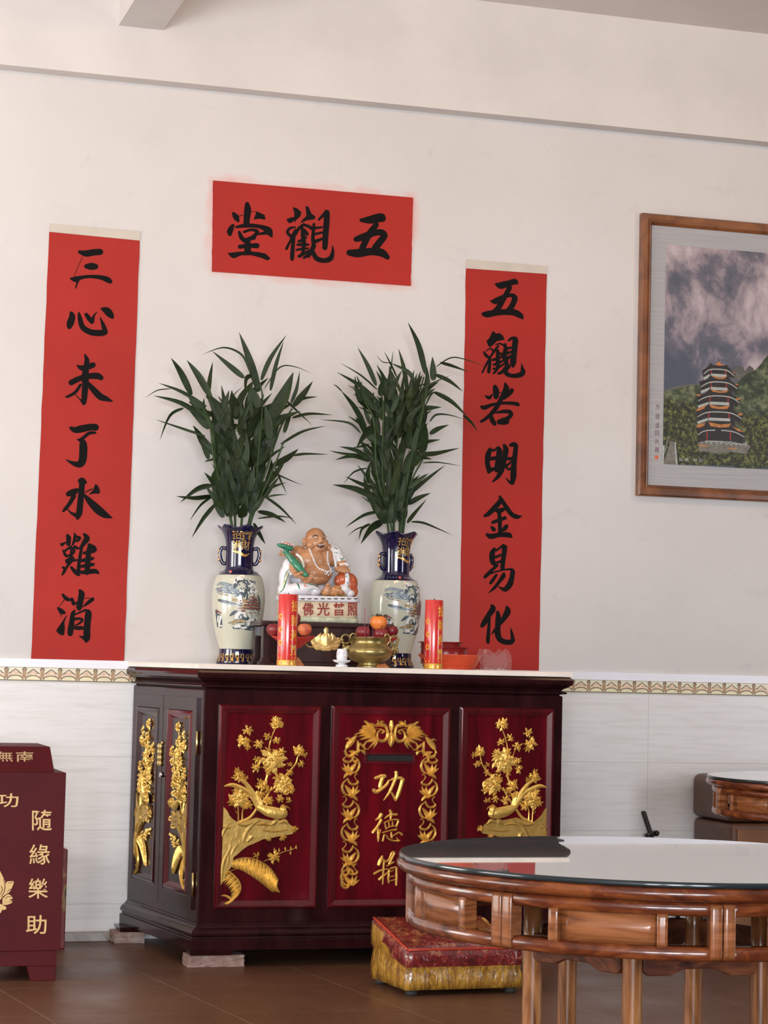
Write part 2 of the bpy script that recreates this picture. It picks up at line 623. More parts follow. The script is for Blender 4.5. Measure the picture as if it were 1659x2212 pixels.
# roof beam running out over the room
bl, br = at(256, 55, -0.085), at(352, 68, -0.085)
plane_box('trim_2', (bl.x, ROOM_Y0, bl.z), (br.x, -0.085, CEIL_Z), BEAM)
plane_box('trim_3', (ROOM_X0, -DADO_T, 0), (ROOM_X1, 0, BORD_Z0), TILEW)
plane_box('trim_4', (ROOM_X0, -0.013, BORD_Z1), (ROOM_X1, 0, CAP_Z), CAPM)
for i, (wall, c, z, w, h, watts, colr) in enumerate(WINDOWS):
    b = MB()
    t = 0.06
    for u0, u1, z0, z1 in ((-w / 2 - t, w / 2 + t, h / 2, h / 2 + t), (-w / 2 - t, w / 2 + t, -h / 2 - t, -h / 2), (-w / 2 - t, -w / 2, -h / 2, h / 2), (w / 2, w / 2 + t, -h / 2, h / 2)):
        if wall == 'left':
            b.box((ROOM_X0, c + u0, z + z0), (ROOM_X0 + 0.05, c + u1, z + z1))
        elif wall == 'right':  # frame around the added right-hand fill light
            b.box((ROOM_X1 - 0.05, c + u0, z + z0), (ROOM_X1, c + u1, z + z1))
        else:
            b.box((c + u0, ROOM_Y0, z + z0), (c + u1, ROOM_Y0 + 0.05, z + z1))
    struct(b.build('window_%d' % (i + 1), BEAM))

# border tiles: cream strip with arches, stepped crowns and little posts
def border():
    b = MB()
    P = 0.0724
    x_first = 3.62 - 34 * P
    mats = [pm('border_cream', (0.72, 0.66, 0.50, 1), 0.3, var=0.05), pm('border_line', (0.03, 0.025, 0.02, 1), 0.4), pm('border_peach', (0.68, 0.50, 0.34, 1), 0.35, var=0.25, scale=90),
            pm('border_arch', (0.74, 0.66, 0.42, 1), 0.3, var=0.08), pm('border_post', (0.36, 0.23, 0.12, 1), 0.4, var=0.3, scale=120)]
    H = BORD_Z1 - BORD_Z0
    b.box((ROOM_X0, -0.0135, BORD_Z0), (ROOM_X1, 0, BORD_Z1))
    def tf(x, y, h=0.0):
        return Vector((x, -0.0137 - h, BORD_Z0 + y))
    for i in range(76):
        x = x_first + (i - 30) * P
        if x < ROOM_X0 + 0.1 or x > ROOM_X1 - 0.1:
            continue
        c = x + P / 2
        b.mi = 2   # crown
        poly(b, [(x, 0.004), (x + P, 0.004), (x + P, 0.030), (c + 0.022, 0.033), (c + 0.012, 0.040), (c, 0.049), (c - 0.012, 0.040), (c - 0.022, 0.033), (x, 0.030)], tf, 0.0002)
        b.mi = 1
        for sg in (-1, 1):
            brush(b, [(c, 0.049, 0.0028), (c + sg * 0.012, 0.0405, 0.003), (c + sg * 0.020, 0.0335, 0.0035), (c + sg * 0.027, 0.032, 0.002)], tf, 0, 0.0004, 3, False)
        b.mi = 3   # arch
        arc = [(c + 0.031 * math.cos(a), 0.006 + 0.017 * math.sin(a)) for a in [PI * k / 10 for k in range(11)]]
        poly(b, arc, tf, 0.0005)
        b.mi = 1
        brush(b, [(px, py, 0.0032) for px, py in arc], tf, 0, 0.0007, 2, False)
        b.mi = 4   # post
        poly(b, [(x - 0.007, 0.012), (x + 0.007, 0.012), (x + 0.0075, 0.046), (x + 0.005, 0.052), (x - 0.005, 0.052), (x - 0.0075, 0.046)], tf, 0.0009)
        b.mi = 1
        brush(b, [(x - 0.0075, 0.044, 0.003), (x - 0.005, 0.053, 0.003), (x + 0.005, 0.053, 0.003), (x + 0.0075, 0.044, 0.003)], tf, 0, 0.0011, 2, False)
    b.mi = 1
    for z0, z1 in ((0.0022, 0.0052), (0.0555, 0.0566)):
        poly(b, [(ROOM_X0, z0), (ROOM_X1, z0), (ROOM_X1, z1), (ROOM_X0, z1)], tf, 0.0012)
    o = b.build('trim_5', mats)
    return struct(o)
border()
# the lamp fittings on the ceiling (above the frame)
for i, (lx, ly) in enumerate(CEIL_LAMPS):
    b = MB()
    b.box((lx - 0.65, ly - 0.05, 3.87), (lx + 0.65, ly + 0.05, CEIL_Z))
    tag(b.build('ceiling_lamp', BEAM, None), 'long tube lamp fitting on the ceiling in front of the altar wall', 'lamp', 'tube lamps on the ceiling')
# ------------------------------------------------------------------ calligraphy on the wall
CH_TANG = '''235,45,40 240,100,65 232,180,60 228,240,55;105,135,30 130,170,55 150,205,30;150,165,8 195,150,8;270,120,5 325,117,5;
325,115 400,150 408,195 345,185 295,195;95,235 118,240 105,290 85,350 60,345 42,310 60,265;
130,265,20 220,250,40 330,255,35 400,275,50 440,305,70 465,350,25;345,330,20 430,315,40;160,310,25 180,360,40 215,400,35;
205,310,25 270,290,25 330,305,35 300,350,35 240,375,25;200,385,30 270,375,30 310,370,20;165,450,40 250,440,40 330,440,50;240,390,50 240,500,65;
50,510 130,500 240,490 340,500 410,515 455,560 430,580 370,555 280,530 180,530 110,560 80,545'''
CH_GUAN = '''605,190 640,175 700,165 690,195 650,225 625,225;665,75 710,90 748,125 735,165 700,195 685,225 680,190 680,130;
785,65 815,75 840,135 880,165 870,190 800,200 735,228 760,190 795,160;690,265,15 640,275,25 615,310,28 640,345,30 665,360,25;
660,370,25 625,430,25 605,470,25;690,290,20 660,340,20;770,240,30 720,280,30 690,330,30 650,375,30;680,340,25 668,430,35 660,530,40 660,570,30;
755,280,30 762,350,40 770,420,40 760,500,30 735,545,20;720,400,25 760,385,30 790,360,25;710,430,25 770,430,30 815,430,20;700,480,20 750,470,25 810,465,18;
720,540,25 780,510,30 830,480,20;770,555,25 830,510,25;770,290,30 800,330,35;775,245,25 820,260,30 860,290,30;
865,235,25 860,300,30 855,370,35 860,430,35 840,470,25;910,195,20 950,155,30 985,130,45;985,125,55 985,200,55 975,330,55 968,460,50;
870,275,25 940,265,20;880,330,25 945,315,22;880,400,35 940,375,25;870,440,35 840,500,35 810,545,25;
855,500,40 890,560,45 960,580,45 1020,560,50 1042,500,30 1040,440,8'''
CH_WU = '''1310,200,35 1400,195,75 1490,175,85 1512,185,70;1455,240,50 1400,310,60 1350,400,60 1320,470,60;
1260,380,50 1340,355,70 1430,320,60 1500,315,60 1530,345,60 1490,400,65 1440,465,65;1195,505,55 1280,510,80 1400,495,70 1500,505,75 1560,550,45'''
CH_SAN = '''415,140,40 500,160,80 600,145,80 680,140,80;455,200,6 350,440,6;500,322,55 560,322,88 620,325,75;
310,475,30 370,485,75 430,465,50 540,450,40 680,460,55 770,490,70 805,515,55;400,510,25 378,560,18 372,592,20'''
CH_XIN = '''315,910,50 325,960,80 300,1040,90 290,1085,60;410,910,30 425,990,60 460,1090,70 560,1150,75 680,1160,80 740,1150,70;
745,1150,60 715,1060,50 675,960,8;500,925,45 540,980,60 575,1025,50;580,1010,45 600,940,25 640,895,8;700,855,35 760,880,90 810,935,80 832,965,40'''
CH_WEI = '''480,1425,12 510,1500,60 500,1600,70 490,1700,90 490,1800,80 480,1950,75 472,2040,60;390,1570,20 450,1600,70 540,1580,70 590,1560,70;
310,1785,70 400,1740,70 520,1705,70 640,1700,80 690,1725,65;430,1810,35 370,1900,40 290,1950,35 250,1963,25;
520,1790,50 600,1880,75 680,1960,85 760,1990,60 830,2020,15;370,1940,10 420,1990,15 450,2020,35'''
CH_LE = '''520,285,60 600,320,110 720,300,130 880,270,120 970,275,125;960,370,45 850,380,60 760,450,60 690,500,60;
640,490,20 720,520,100 745,600,140 745,720,145 735,850,140 690,930,130 600,930,90 500,890,45 430,850,8'''
CH_SHUI = '''680,1235,75 730,1220,90 785,1265,60;725,1240,110 715,1400,105 700,1550,110 685,1700,110 670,1820,110 640,1905,60;
460,1740,15 530,1810,40 620,1850,80;475,1470,95 560,1440,120 640,1400,80;580,1500,80 500,1640,70 420,1740,60 380,1780,30;775,1440,15 900,1380,25;
960,1290 1000,1310 1035,1380 1045,1440 1020,1470 960,1460 840,1480 920,1400;760,1480,40 860,1600,110 1000,1740,150 1130,1840,120 1260,1895,20'''
CH_NAN = '''390,345 450,330 500,315 495,200 510,178 560,210 583,245 570,380 545,400 505,380 500,340 460,370 440,400 405,390;
640,170,20 650,240,60 620,340,40 590,390,15;680,225,30 725,258,60 680,310,40;580,400,30 520,440,40 470,480,40;440,460,25 480,540,50 510,570,40;
500,450,30 590,420,45 630,470,50 600,530,40 520,560,40;640,400,50 690,430,50;495,640,40 560,600,40 615,592,50;500,670,40 600,640,50 680,630,35;
580,440,30 580,560,50 560,680,60;540,700,50 500,760,40 460,830,50 425,890,20;440,750,35 470,780,50;580,750,40 640,820,70 690,870,60 720,885,40;
800,185,40 850,260,100 800,340,80 750,410,50 700,440,15;760,420,50 735,560,55 715,700,60 705,850,70;
890,360,40 880,480,80 870,600,90 860,740,90 850,850,80;900,370,45 960,420,90 1000,455,50;800,510,50 870,500,60 980,475,55;
770,640,60 860,620,70 950,602,55;760,740,50 860,720,70 960,703,55;760,840,60 880,830,80 990,820,80 1045,855,40'''
CH_XIAO = '''435,1215,35 490,1280,70 560,1310,50 600,1290,40 620,1370,65 650,1370,40 690,1340,15;460,1310,12 380,1430,8;350,1440,25 410,1500,85 460,1530,60;
410,1550,20 405,1610,5;530,1555 490,1620 465,1690 475,1800 460,1910 425,1915 370,1890 325,1840 360,1780 430,1680 480,1600;
730,1150,50 760,1210,105 740,1330,100 720,1430,105 720,1460,80;810,1290,8 890,1270,15;950,1295,65 880,1350,60 790,1425,20;
640,1490,35 610,1550,70 590,1700,90 570,1830,100 565,1890,90;640,1560,30 740,1520,30 830,1480,40;
870,1510,90 875,1560,115 860,1700,110 850,1850,115 850,1960,110 840,2015,60;715,1930,10 780,1950,50 830,1980,80;
630,1640,50 720,1630,45 775,1650,40 720,1710,35 640,1750,20;630,1790,50 720,1790,70 800,1790,50'''
CH_WU2 = '''610,290,50 700,310,130 850,270,110 950,240,105 985,265,70;860,350,90 800,460,90 720,600,100 640,740,110 580,800,110;
520,600,40 600,600,110 720,530,80 880,490,70 950,540,110 920,650,100 840,780,110;370,835,70 450,840,120 620,810,110 800,800,110 950,810,120 1060,870,100 1095,915,45'''
CH_GUAN2 = '''550,1143 610,1195 680,1185 740,1240 765,1310 700,1320 620,1340 560,1400 500,1450 465,1420 430,1335 490,1270;
600,1400,20 680,1380,30 760,1420,40 790,1470,40;650,1420,40 590,1500,50 520,1600,40 470,1690,40 420,1780,40 355,1915,30;380,1530,30 430,1600,60 480,1640,40;
430,1520,20 490,1470,25 550,1500,40 570,1540,40;500,1640,45 490,1760,60 475,1900,65;640,1510,60 640,1620,70 640,1740,80 630,1840,60 560,1930,35;
690,1560,50 740,1590,40;550,1680,50 640,1650,50 720,1620,40;560,1770,40 640,1740,50 730,1700,40;560,1840,40 640,1830,40 740,1760,40;
650,1930,45 720,1900,60 770,1820,40;780,1380,35 780,1500,80 760,1620,90 790,1700,90 800,1780,70;840,1325,40 890,1285,55 960,1285,80;
965,1310,105 950,1450,105 935,1600,105 920,1740,110 920,1795,60;820,1470,50 890,1450,40;810,1560,60 890,1530,40;800,1660,70 880,1610,50;
840,1790,80 790,1860,70 760,1900,40;790,1850,70 800,1930,80 900,1970,75 1030,1960,90 1100,1910,95 1090,1830,55 1075,1740,5'''
CH_RUO = '''300,215,20 350,240,50 390,195,15;425,95,60 440,160,85 440,230,70;560,50,30 575,120,80 545,190,70 500,270,60;650,140,60 620,180,60 540,240,60;
250,362,45 290,370,60 400,330,40 560,310,40 700,320,50 735,335,45;470,175,8 530,172,8;500,270,60 450,360,60 380,450,55 300,520,45 240,557,35;
370,470,40 390,540,65 425,590,50;420,440,20 520,425,45 610,425,55 640,460,55 600,510,55 520,540,60;480,560,70 550,560,80 590,560,60'''
CH_MING = '''360,920,45 335,1000,75 325,1100,65 345,1200,65 340,1230,40;470,905,50 485,960,80 470,1080,80 450,1200,75;385,940,40 430,930,30 460,900,30;
370,1050,50 440,1040,50;340,1230,40 390,1190,50 440,1180,40;545,865,35 570,930,75 550,1050,65 520,1180,70 470,1280,55 395,1355,20;
630,868,45 680,860,65 700,880,65;705,880,60 690,1000,65 675,1150,75 670,1280,80 655,1375,50;570,1300,8 610,1350,30 650,1370,55;
570,1050,40 650,1050,50;570,1150,40 640,1090,25;560,1140,30 600,1190,30 650,1170,40'''
CH_JIN = '''485,1545,25 500,1600,60 420,1700,70 340,1780,60 290,1807,40;510,1590,50 580,1700,60 650,1790,60 720,1820,60 780,1810,12;
435,1738,40 480,1740,70 540,1722,50;480,1760,50 490,1880,55 490,2050,50;395,1895,45 460,1870,45 560,1835,50;380,1955,35 410,1990,60;
580,1940,50 550,1980,60 500,2020,20;320,2053,40 370,2080,70 480,2060,60 600,2060,70 640,2085,40'''
CH_YI = '''580,215,55 540,300,100 540,430,100 580,500,80 620,540,30;610,250,40 690,190,40 740,150,50;765,185,105 760,280,90 740,420,85 725,580,80;
600,370,50 700,330,45;600,480,40 690,450,50 720,440,40;640,520,40 540,600,60 450,690,70 400,740,55;450,690,40 600,640,30 720,610,30 860,590,40 905,610,75;
915,630,85 900,740,90 860,870,110 780,960,90 700,940,40 640,905,10;615,695,45 550,790,60 505,850,50;750,670,50 740,720,85 660,830,60 580,930,55 470,1030,10'''
CH_HUA = '''530,1260,60 550,1320,110 480,1430,100 400,1560,100 350,1635,70;490,1470,40 480,1600,55 470,1750,65 460,1900,70 465,1940,55;
635,1380,60 650,1480,100 640,1650,100 640,1780,110 680,1880,100 780,1930,95 890,1930,95;920,1910,75 900,1780,55 873,1660,5;
805,1285,50 820,1370,120 750,1500,90 660,1620,60 580,1720,50 520,1790,8'''
CH_GONG = '''230,300,50 330,270,60 380,270,60;350,280,60 320,360,60 300,440,60;200,490,55 240,520,60 330,470,50 410,400,45 440,340,30;
440,345,20 530,310,40 620,300,50 670,330,60;660,330,60 630,440,60 590,560,60 550,650,40;545,640,40 490,540,35;560,210,60 560,270,50 520,380,50 450,530,45 360,655,15'''
CH_DE = '''320,880,60 290,930,50 230,970,20;320,970,50 270,1060,45 190,1165,50;270,1100,30 275,1200,45 275,1310,25;310,1120,25 295,1200,12;
460,815,40 480,860,50 470,950,30;380,940,25 460,890,40 570,880,40;370,1010,25 480,970,25 590,970,35 560,1070,40;375,1020,25 400,1110,30;
440,1010,26 450,1070,26;500,1000,26 500,1060,26;400,1100,25 480,1070,25 560,1060,25;340,1170,25 450,1140,25 560,1120,35;370,1200,30 345,1300,35;
400,1210,25 440,1270,30 520,1300,30 610,1300,35;600,1295,30 555,1240,10;480,1170,30 490,1240,45;510,1220,20 600,1170,30 650,1200,40'''
CH_XIANG = '''340,1545,30 310,1610,60 280,1680,50;340,1590,40 400,1630,30 450,1580,25 490,1490,30 530,1490,40 500,1560,40 450,1660,45;410,1700,25 520,1640,30;
210,1825,40 290,1780,35 420,1745,20;365,1640,35 355,1780,35 345,1990,25;350,1850,30 290,1915,45;360,1860,30 420,1810,30 520,1770,15;
445,1760,35 435,1880,40 440,1970,25;470,1740,30 550,1720,35;565,1730,40 565,1880,40 560,2005,35;470,1870,25 530,1860,20;460,1940,25 540,1920,25'''

def hanging(name, label, cat, corners, top_corners, chars, curl=True):
    """corners: photo positions of the red sheet tl, tr, br, bl on the wall; chars: list of (strokes, frame)"""
    Y0 = -0.0015
    q = [at(x, y, 0) for x, y in corners]
    cx = sum((p.x for p in q)) / 4
    cz = sum((p.z for p in q)) / 4
    root = thing(name, label, cat, (cx, 0, cz))
    def sheet(q, mat, nm, nx, nz, y):
        b = MB()
        rng = random.Random(len(nm) + int(q[0].x * 100))
        g = []
        for j in range(nz + 1):
            row = []
            for i in range(nx + 1):
                u, v = i / nx, j / nz
                p = q[0] * (1 - u) * (1 - v) + q[1] * u * (1 - v) + q[2] * u * v + q[3] * (1 - u) * v
                edge = min(u, 1 - u) * 2
                w = 0.0006 * math.sin(v * 23 + u * 3) * (1 - edge) + 0.0006 * math.sin(u * 9 + v * 11)
                jx = (rng.random() - 0.5) * 0.0025 if i in (0, nx) else 0
                row.append(b.v((p.x + jx, y - 0.0008 + w * 0.4, p.z)))
            g.append(row)
        for j in range(nz):
            for i in range(nx):
                b.face([g[j][i], g[j][i + 1], g[j + 1][i + 1], g[j + 1][i]], False)
        o = b.build(nm, mat, root)
        md = o.modifiers.new('thick', 'SOLIDIFY')
        md.thickness = 0.0006
        md.offset = 0
        return o
    sheet(q, REDP, 'paper_sheet', 6, 24, Y0)
    if top_corners:
        sheet([at(x, y, 0) for x, y in top_corners], MOUNT, 'mount_strip', 4, 2, Y0 - 0.001)
    for txt, fr in chars:
        b = MB()
        strokes(b, txt, crop(fr[0], fr[1], fr[2], Y0 - 0.0022))
        b.build('character', INK, root)
    return root

fA, fB, fC, fD = (480, 430, 4.366), (100, 520, 5.82), (90, 890, 8.295), (80, 1130, 7.9)
fE, fF, fG = (1000, 580, 8.505), (1000, 820, 6.142), (1000, 1160, 8.505)
hanging('paper_banner', 'wide horizontal red paper banner with three black characters, above the plants', 'banner',
        [(460, 390), (892, 427), (887, 618), (457, 587)], None, [(CH_TANG, fA), (CH_GUAN, fA), (CH_WU, fA)])
hanging('paper_scroll', 'tall red paper scroll above the red donation box, seven black characters starting with three bars', 'scroll',
        [(106, 501), (302, 520), (268, 1430), (67, 1425)], [(107, 483), (303, 500), (302, 520), (106, 501)],
        [(CH_SAN, fB), (CH_XIN, fB), (CH_WEI, fB), (CH_LE, fC), (CH_SHUI, fC), (CH_NAN, fD), (CH_XIAO, fD)])
hanging('paper_scroll', 'tall red paper scroll next to the framed pagoda picture, overlapped by a plant leaf', 'scroll',
        [(1006, 580), (1181, 592), (1163, 1462), (991, 1456)], [(1006, 560), (1183, 575), (1181, 592), (1006, 580)],
        [(CH_WU2, fE), (CH_GUAN2, fE), (CH_RUO, fF), (CH_MING, fF), (CH_JIN, fF), (CH_YI, fG), (CH_HUA, fG)])
# ------------------------------------------------------------------ the lacquered altar cabinet
CY = -0.86                       # front face
CB = [(1.607, -0.016), (1.722, CY), (3.168, CY), (3.283, -0.016)]   # footprint of the body: back left, front left, front right, back right
Z_PL, Z_TOP = 0.160, 1.034

def grow(fp, d):
    """footprint widened by d at the front and the two sides"""
    (ax, ay), (bx, by), (cx, cy), (dx, dy) = fp
    return [(ax - d, ay), (bx - d, by - d), (cx + d, cy - d), (dx + d, dy)]

def prism_stack(mb, prof):
    """prof: list of (d, z): moulded band that follows the footprint"""
    rows = [[mb.v((x, y, z)) for x, y in grow(CB, d)] for d, z in prof]
    for j in range(len(rows) - 1):
        A, B = rows[j], rows[j + 1]
        for i in range(4):
            k = (i + 1) % 4
            mb.face([A[i], A[k], B[k], B[i]])
    mb.face(rows[0][::-1])
    mb.face(rows[-1])

cab = thing('altar_cabinet', 'large dark red lacquered altar cabinet with gilded flower carvings, raised on bricks', 'cabinet', (2.44, -0.45, 0.045))
b = MB()
prism_stack(b, [(0.0, Z_PL), (0.0, Z_TOP)])
b.build('body', LACQ, cab, bevel=0.006)
b = MB()
prism_stack(b, [(-0.008, Z_TOP), (-0.012, 1.038), (0.012, 1.042), (0.012, 1.049), (-0.006, 1.053), (0.000, 1.060), (0.014, 1.067), (0.020, 1.072), (0.029, 1.078), (0.032, 1.087), (0.031, 1.096), (0.026, 1.104), (0.020, 1.108)])
b.build('cornice', LACQ, cab, bevel=0.0015)
b = MB()
prism_stack(b, [(0.028, 0.064), (0.028, 0.104), (0.020, 0.107), (0.018, 0.113), (0.026, 0.118), (0.027, 0.126), (0.020, 0.138), (0.008, 0.147), (0.006, 0.152), (0.0, 0.156), (0.0, 0.163)])
b.build('plinth', LACQ, cab, bevel=0.0015)

def lrp(a, b_, t):
    return a + (b_ - a) * t

# bracket feet
for (x0, y0, x1, y1) in ((1.690, -0.893, 1.86, -0.82), (3.03, -0.893, 3.20, -0.82)):
    b = MB()
    b.hexa([(x0 + 0.006, y0 + 0.006, 0.045), (x1 - 0.01, y0 + 0.006, 0.045), (x1 - 0.01, y1, 0.045), (x0 + 0.006, y1, 0.045)], [(x0, y0, 0.064), (x1, y0, 0.064), (x1, y1, 0.064), (x0, y1, 0.064)])
    b.build('foot', LACQ, cab, bevel=0.004)
for (x0, x1) in ((1.555, 1.70), (3.19, 3.335)):
    b = MB()
    b.hexa([(x0 + 0.006, -0.16, 0.045), (x1, -0.16, 0.045), (x1, -0.02, 0.045), (x0 + 0.006, -0.02, 0.045)], [(x0, -0.16, 0.064), (x1, -0.16, 0.064), (x1, -0.02, 0.064), (x0, -0.02, 0.064)])
    b.build('foot', LACQ, cab, bevel=0.004)

# planes of the faces: function (u, z, h) -> 3D; u runs 0..1 along the face
def front_tf(u, z, h=0.0):
    return Vector((u, CY - h, z))
_sa, _sb = Vector((CB[0][0], CB[0][1], 0)), Vector((CB[1][0], CB[1][1], 0))
_sn = Vector((-( _sb.y - _sa.y), (_sb.x - _sa.x), 0)).normalized()
if _sn.x > 0:
    _sn = -_sn
def side_tf(u, z, h=0.0):
    p = _sa.lerp(_sb, u) + _sn * h
    return Vector((p.x, p.y, z))
SIDE_LEN = (_sb - _sa).length

def frame_ring(mb, tf, u0, u1, z0, z1, wu, wz, steps):
    """moulded picture-frame ring: steps = [(inset 0..1, height)]"""
    rows = []
    for t, h in steps:
        a, c = wu * t, wz * t
        rows.append([mb.v(tf(u, z, h)) for u, z in ((u0 + a, z0 + c), (u1 - a, z0 + c), (u1 - a, z1 - c), (u0 + a, z1 - c))])
    for j in range(len(rows) - 1):
        A, B = rows[j], rows[j + 1]
        for i in range(4):
            k = (i + 1) % 4
            mb.face([A[i], A[k], B[k], B[i]])

def fill_rect(mb, tf, u0, u1, z0, z1, h):
    vs = [mb.v(tf(u, z, h)) for u, z in ((u0, z0), (u1, z0), (u1, z1), (u0, z1))]
    mb.face(vs)

# --- gilded carving, drawn in the frame of the left front panel (photo crop units 25..1110 x 20..2190)
def carving(name, tf, u0, u1, z0, z1, flip, parent, seed, hscale=1.0, dense=1.0):
    rng = random.Random(seed)
    def T(x, y, h=0.0):
        fx = (x - 25) / 1085.0
        fz = (y - 20) / 2170.0
        if flip:
            fx = 1 - fx
        return tf(u0 + (u1 - u0) * fx, z1 - (z1 - z0) * fz, h)
    b = MB()
    H = 0.010 * hscale
    # rock: a mound with a rounded edge and its relief
    rock = [(90, 1100), (120, 1135), (150, 1190), (200, 1240), (250, 1275), (300, 1278), (370, 1250), (440, 1222), (520, 1238), (620, 1255), (700, 1246), (760, 1258), (810, 1300), (850, 1345), (835, 1395), (770, 1408), (700, 1420), (600, 1440), (520, 1452), (420, 1502), (360, 1525), (310, 1562), (260, 1610), (215, 1645), (195, 1700), (190, 1760), (150, 1790), (130, 1820), (118, 1880), (105, 1915), (66, 1972), (72, 1700), (78, 1400), (84, 1200)]
    cx, cy = 280, 1420
    b.mi = 1
    poly(b, rock, T, 0.006 * hscale, 0.006 * hscale)
    inner = [(x + (cx - x) * 0.10, y + (cy - y) * 0.06) for x, y in rock]
    poly(b, inner, T, 0.0085 * hscale, 0.003 * hscale)
    # ridges and folds on the rock
    for s in ("310,1490,20 330,1400,50 400,1300,45 490,1240,20", "95,1900,15 110,1700,40 170,1560,30 180,1480,10", "190,1620,15 215,1560,40 260,1500,20", "440,1300,10 520,1290,30 600,1310,10",
              "250,1290,20 330,1300,50 420,1270,20", "360,1470,40 400,1420,60 380,1390,30", "90,1420,10 110,1360,40 160,1280,10", "100,1330,15 150,1330,30 175,1320,8", "150,1760,10 160,1660,30 150,1580,8",
              "600,1300,20 640,1270,60 670,1240,15", "690,1280,20 740,1260,50 780,1290,20", "520,1360,10 640,1370,22 780,1350,8", "560,1450,30 590,1455,40"):
        brush(b, [tuple(float(q) for q in p.split(',')) for p in s.split()], T, 0.004 * hscale, 0.0085 * hscale)
    b.mi = 0
    # long tail feathers and the bird
    for s in ("170,795,12 300,840,38 400,960,55 470,1100,70", "103,890,16 180,875,42 280,910,50 380,975,55 470,1110,70", "440,940,15 455,1010,60 480,1120,80"):
        brush(b, [tuple(float(q) for q in p.split(',')) for p in s.split()], T, 0.006 * hscale, 0.005 * hscale)
    brush(b, [(470, 1110, 70), (560, 1150, 110), (660, 1175, 120), (735, 1180, 90), (760, 1160, 30)], T, 0.016 * hscale, 0.006 * hscale, smooth=True)
    brush(b, [(725, 1185, 60), (725, 1130, 75), (722, 1100, 50)], T, 0.018 * hscale, 0.007 * hscale, smooth=True)
    brush(b, [(735, 1098, 22), (775, 1110, 14), (800, 1140, 3)], T, 0.008 * hscale, 0.010 * hscale)
    brush(b, [(690, 1110, 14), (720, 1092, 18), (748, 1092, 6)], T, 0.006 * hscale, 0.014 * hscale)
    # stems
    for s in ("260,1280,40 380,1220,30 460,1110,26 540,1010,24 600,900,20", "260,1270,18 255,1180,14 250,1080,12", "300,1250,22 300,1150,12 330,1050,10", "520,880,26 550,780,24 560,700,22 565,560,18",
              "560,480,16 575,400,16 600,320,14 630,250,12", "500,560,12 480,500,12 450,450,8", "340,400,8 400,420,8 450,440,8", "600,930,14 660,860,12 720,800,12", "720,800,18 790,720,24 850,640,18 870,560,12",
              "540,1110,12 570,1060,12 600,990,8", "240,1180,8 225,1150,8", "190,1790,10 300,1750,10 390,1730,8", "540,1690,10 620,1650,10 740,1590,12 830,1565,10 885,1538,8"):
        brush(b, [tuple(float(q) for q in p.split(',')) for p in s.split()], T, 0.004 * hscale, 0.002)
    def leaf(x, y, a, L, w, h0, bend=0.2):
        c, s = math.cos(a), math.sin(a)
        c2, s2 = math.cos(a + bend), math.sin(a + bend)
        brush(b, [(x, y, w * 0.3), (x + c * L * 0.35, y + s * L * 0.35, w), (x + c * L * 0.65 + 0, y + s * L * 0.65, w * 0.8), (x + c2 * L, y + s2 * L, w * 0.05)], T, 0.005 * hscale, h0, per=3, cap=False)
    def flower(x, y, r, n):
        n = max(4, int(n * dense))
        for ring, (f0, f1, hh) in enumerate(((0.35, 1.0, 0.003), (0.2, 0.75, 0.006), (0.05, 0.5, 0.009))):
            for i in range(n - ring):
                a = 2 * PI * (i + 0.5 * ring) / (n - ring) + rng.uniform(-0.3, 0.3)
                rr = r * rng.uniform(0.85, 1.12)
                leaf(x + math.cos(a) * rr * f0, y + math.sin(a) * rr * f0, a + rng.uniform(-0.4, 0.4), rr * (f1 - f0), rr * 0.38, hh * hscale, rng.uniform(-0.5, 0.5))
    for x, y, r, n in ((630, 200, 85, 8), (290, 410, 80, 8), (330, 290, 62, 6), (335, 470, 45, 5), (450, 440, 62, 7), (535, 350, 52, 6), (640, 395, 55, 6), (600, 610, 150, 13), (430, 690, 60, 6), (440, 600, 50, 6), (690, 520, 60, 6), (550, 500, 45, 5), (560, 740, 45, 5),
                       (880, 505, 78, 8), (945, 545, 40, 5), (790, 650, 35, 5), (905, 640, 48, 6), (790, 735, 45, 6), (720, 860, 125, 12), (660, 790, 55, 6), (800, 920, 60, 6), (690, 1020, 55, 6), (780, 1035, 45, 5), (250, 780, 75, 8), (235, 720, 40, 5), (320, 805, 40, 5),
                       (265, 1020, 125, 12), (180, 1060, 50, 6), (350, 1090, 65, 7), (215, 945, 45, 5), (505, 880, 75, 8), (470, 840, 45, 5), (550, 930, 45, 5), (575, 1040, 62, 7), (480, 980, 60, 7), (640, 1640, 75, 8), (850, 1345, 50, 7), (730, 1430, 50, 7), (455, 1620, 45, 5)):
        flower(x, y, r, n)
    # buds on the low sprig
    for x, y in ((650, 1555), (700, 1560), (765, 1545), (830, 1540), (880, 1530), (820, 1590)):
        leaf(x, y + 30, -PI / 2 + rng.uniform(-0.4, 0.4), 45, 22, 0.004)
    # ferns
    spine = catmull([(205, 1685), (300, 1655), (400, 1655), (500, 1690), (590, 1750), (650, 1820), (690, 1890)], 5)
    brush(b, [(x, y, 16) for x, y in spine], T, 0.005 * hscale, 0.006)
    for i in range(1, len(spine), 1):
        x, y = spine[i]
        t = i / len(spine)
        L = 60 + 190 * math.sin(min(1, t * 1.25) * PI * 0.62) - (120 * max(0, t - 0.7) / 0.3)
        if L < 25:
            continue
        brush(b, [(x, y, 14), (x - 12, y + L * 0.5, 26), (x + 12 - 20 * (1 - t), y + L * 0.85, 14), (x + 30 - 20 * (1 - t), y + L, 4)], T, 0.005 * hscale, 0.003 + 0.003 * (i % 2), cap=False)
    brush(b, [(690, 1885, 14), (685, 1920, 10), (672, 1935, 5)], T, 0.004, 0.004)
    spine = catmull([(150, 1775), (220, 1830), (280, 1900), (300, 1980), (260, 2060), (190, 2110), (120, 2140)], 4)
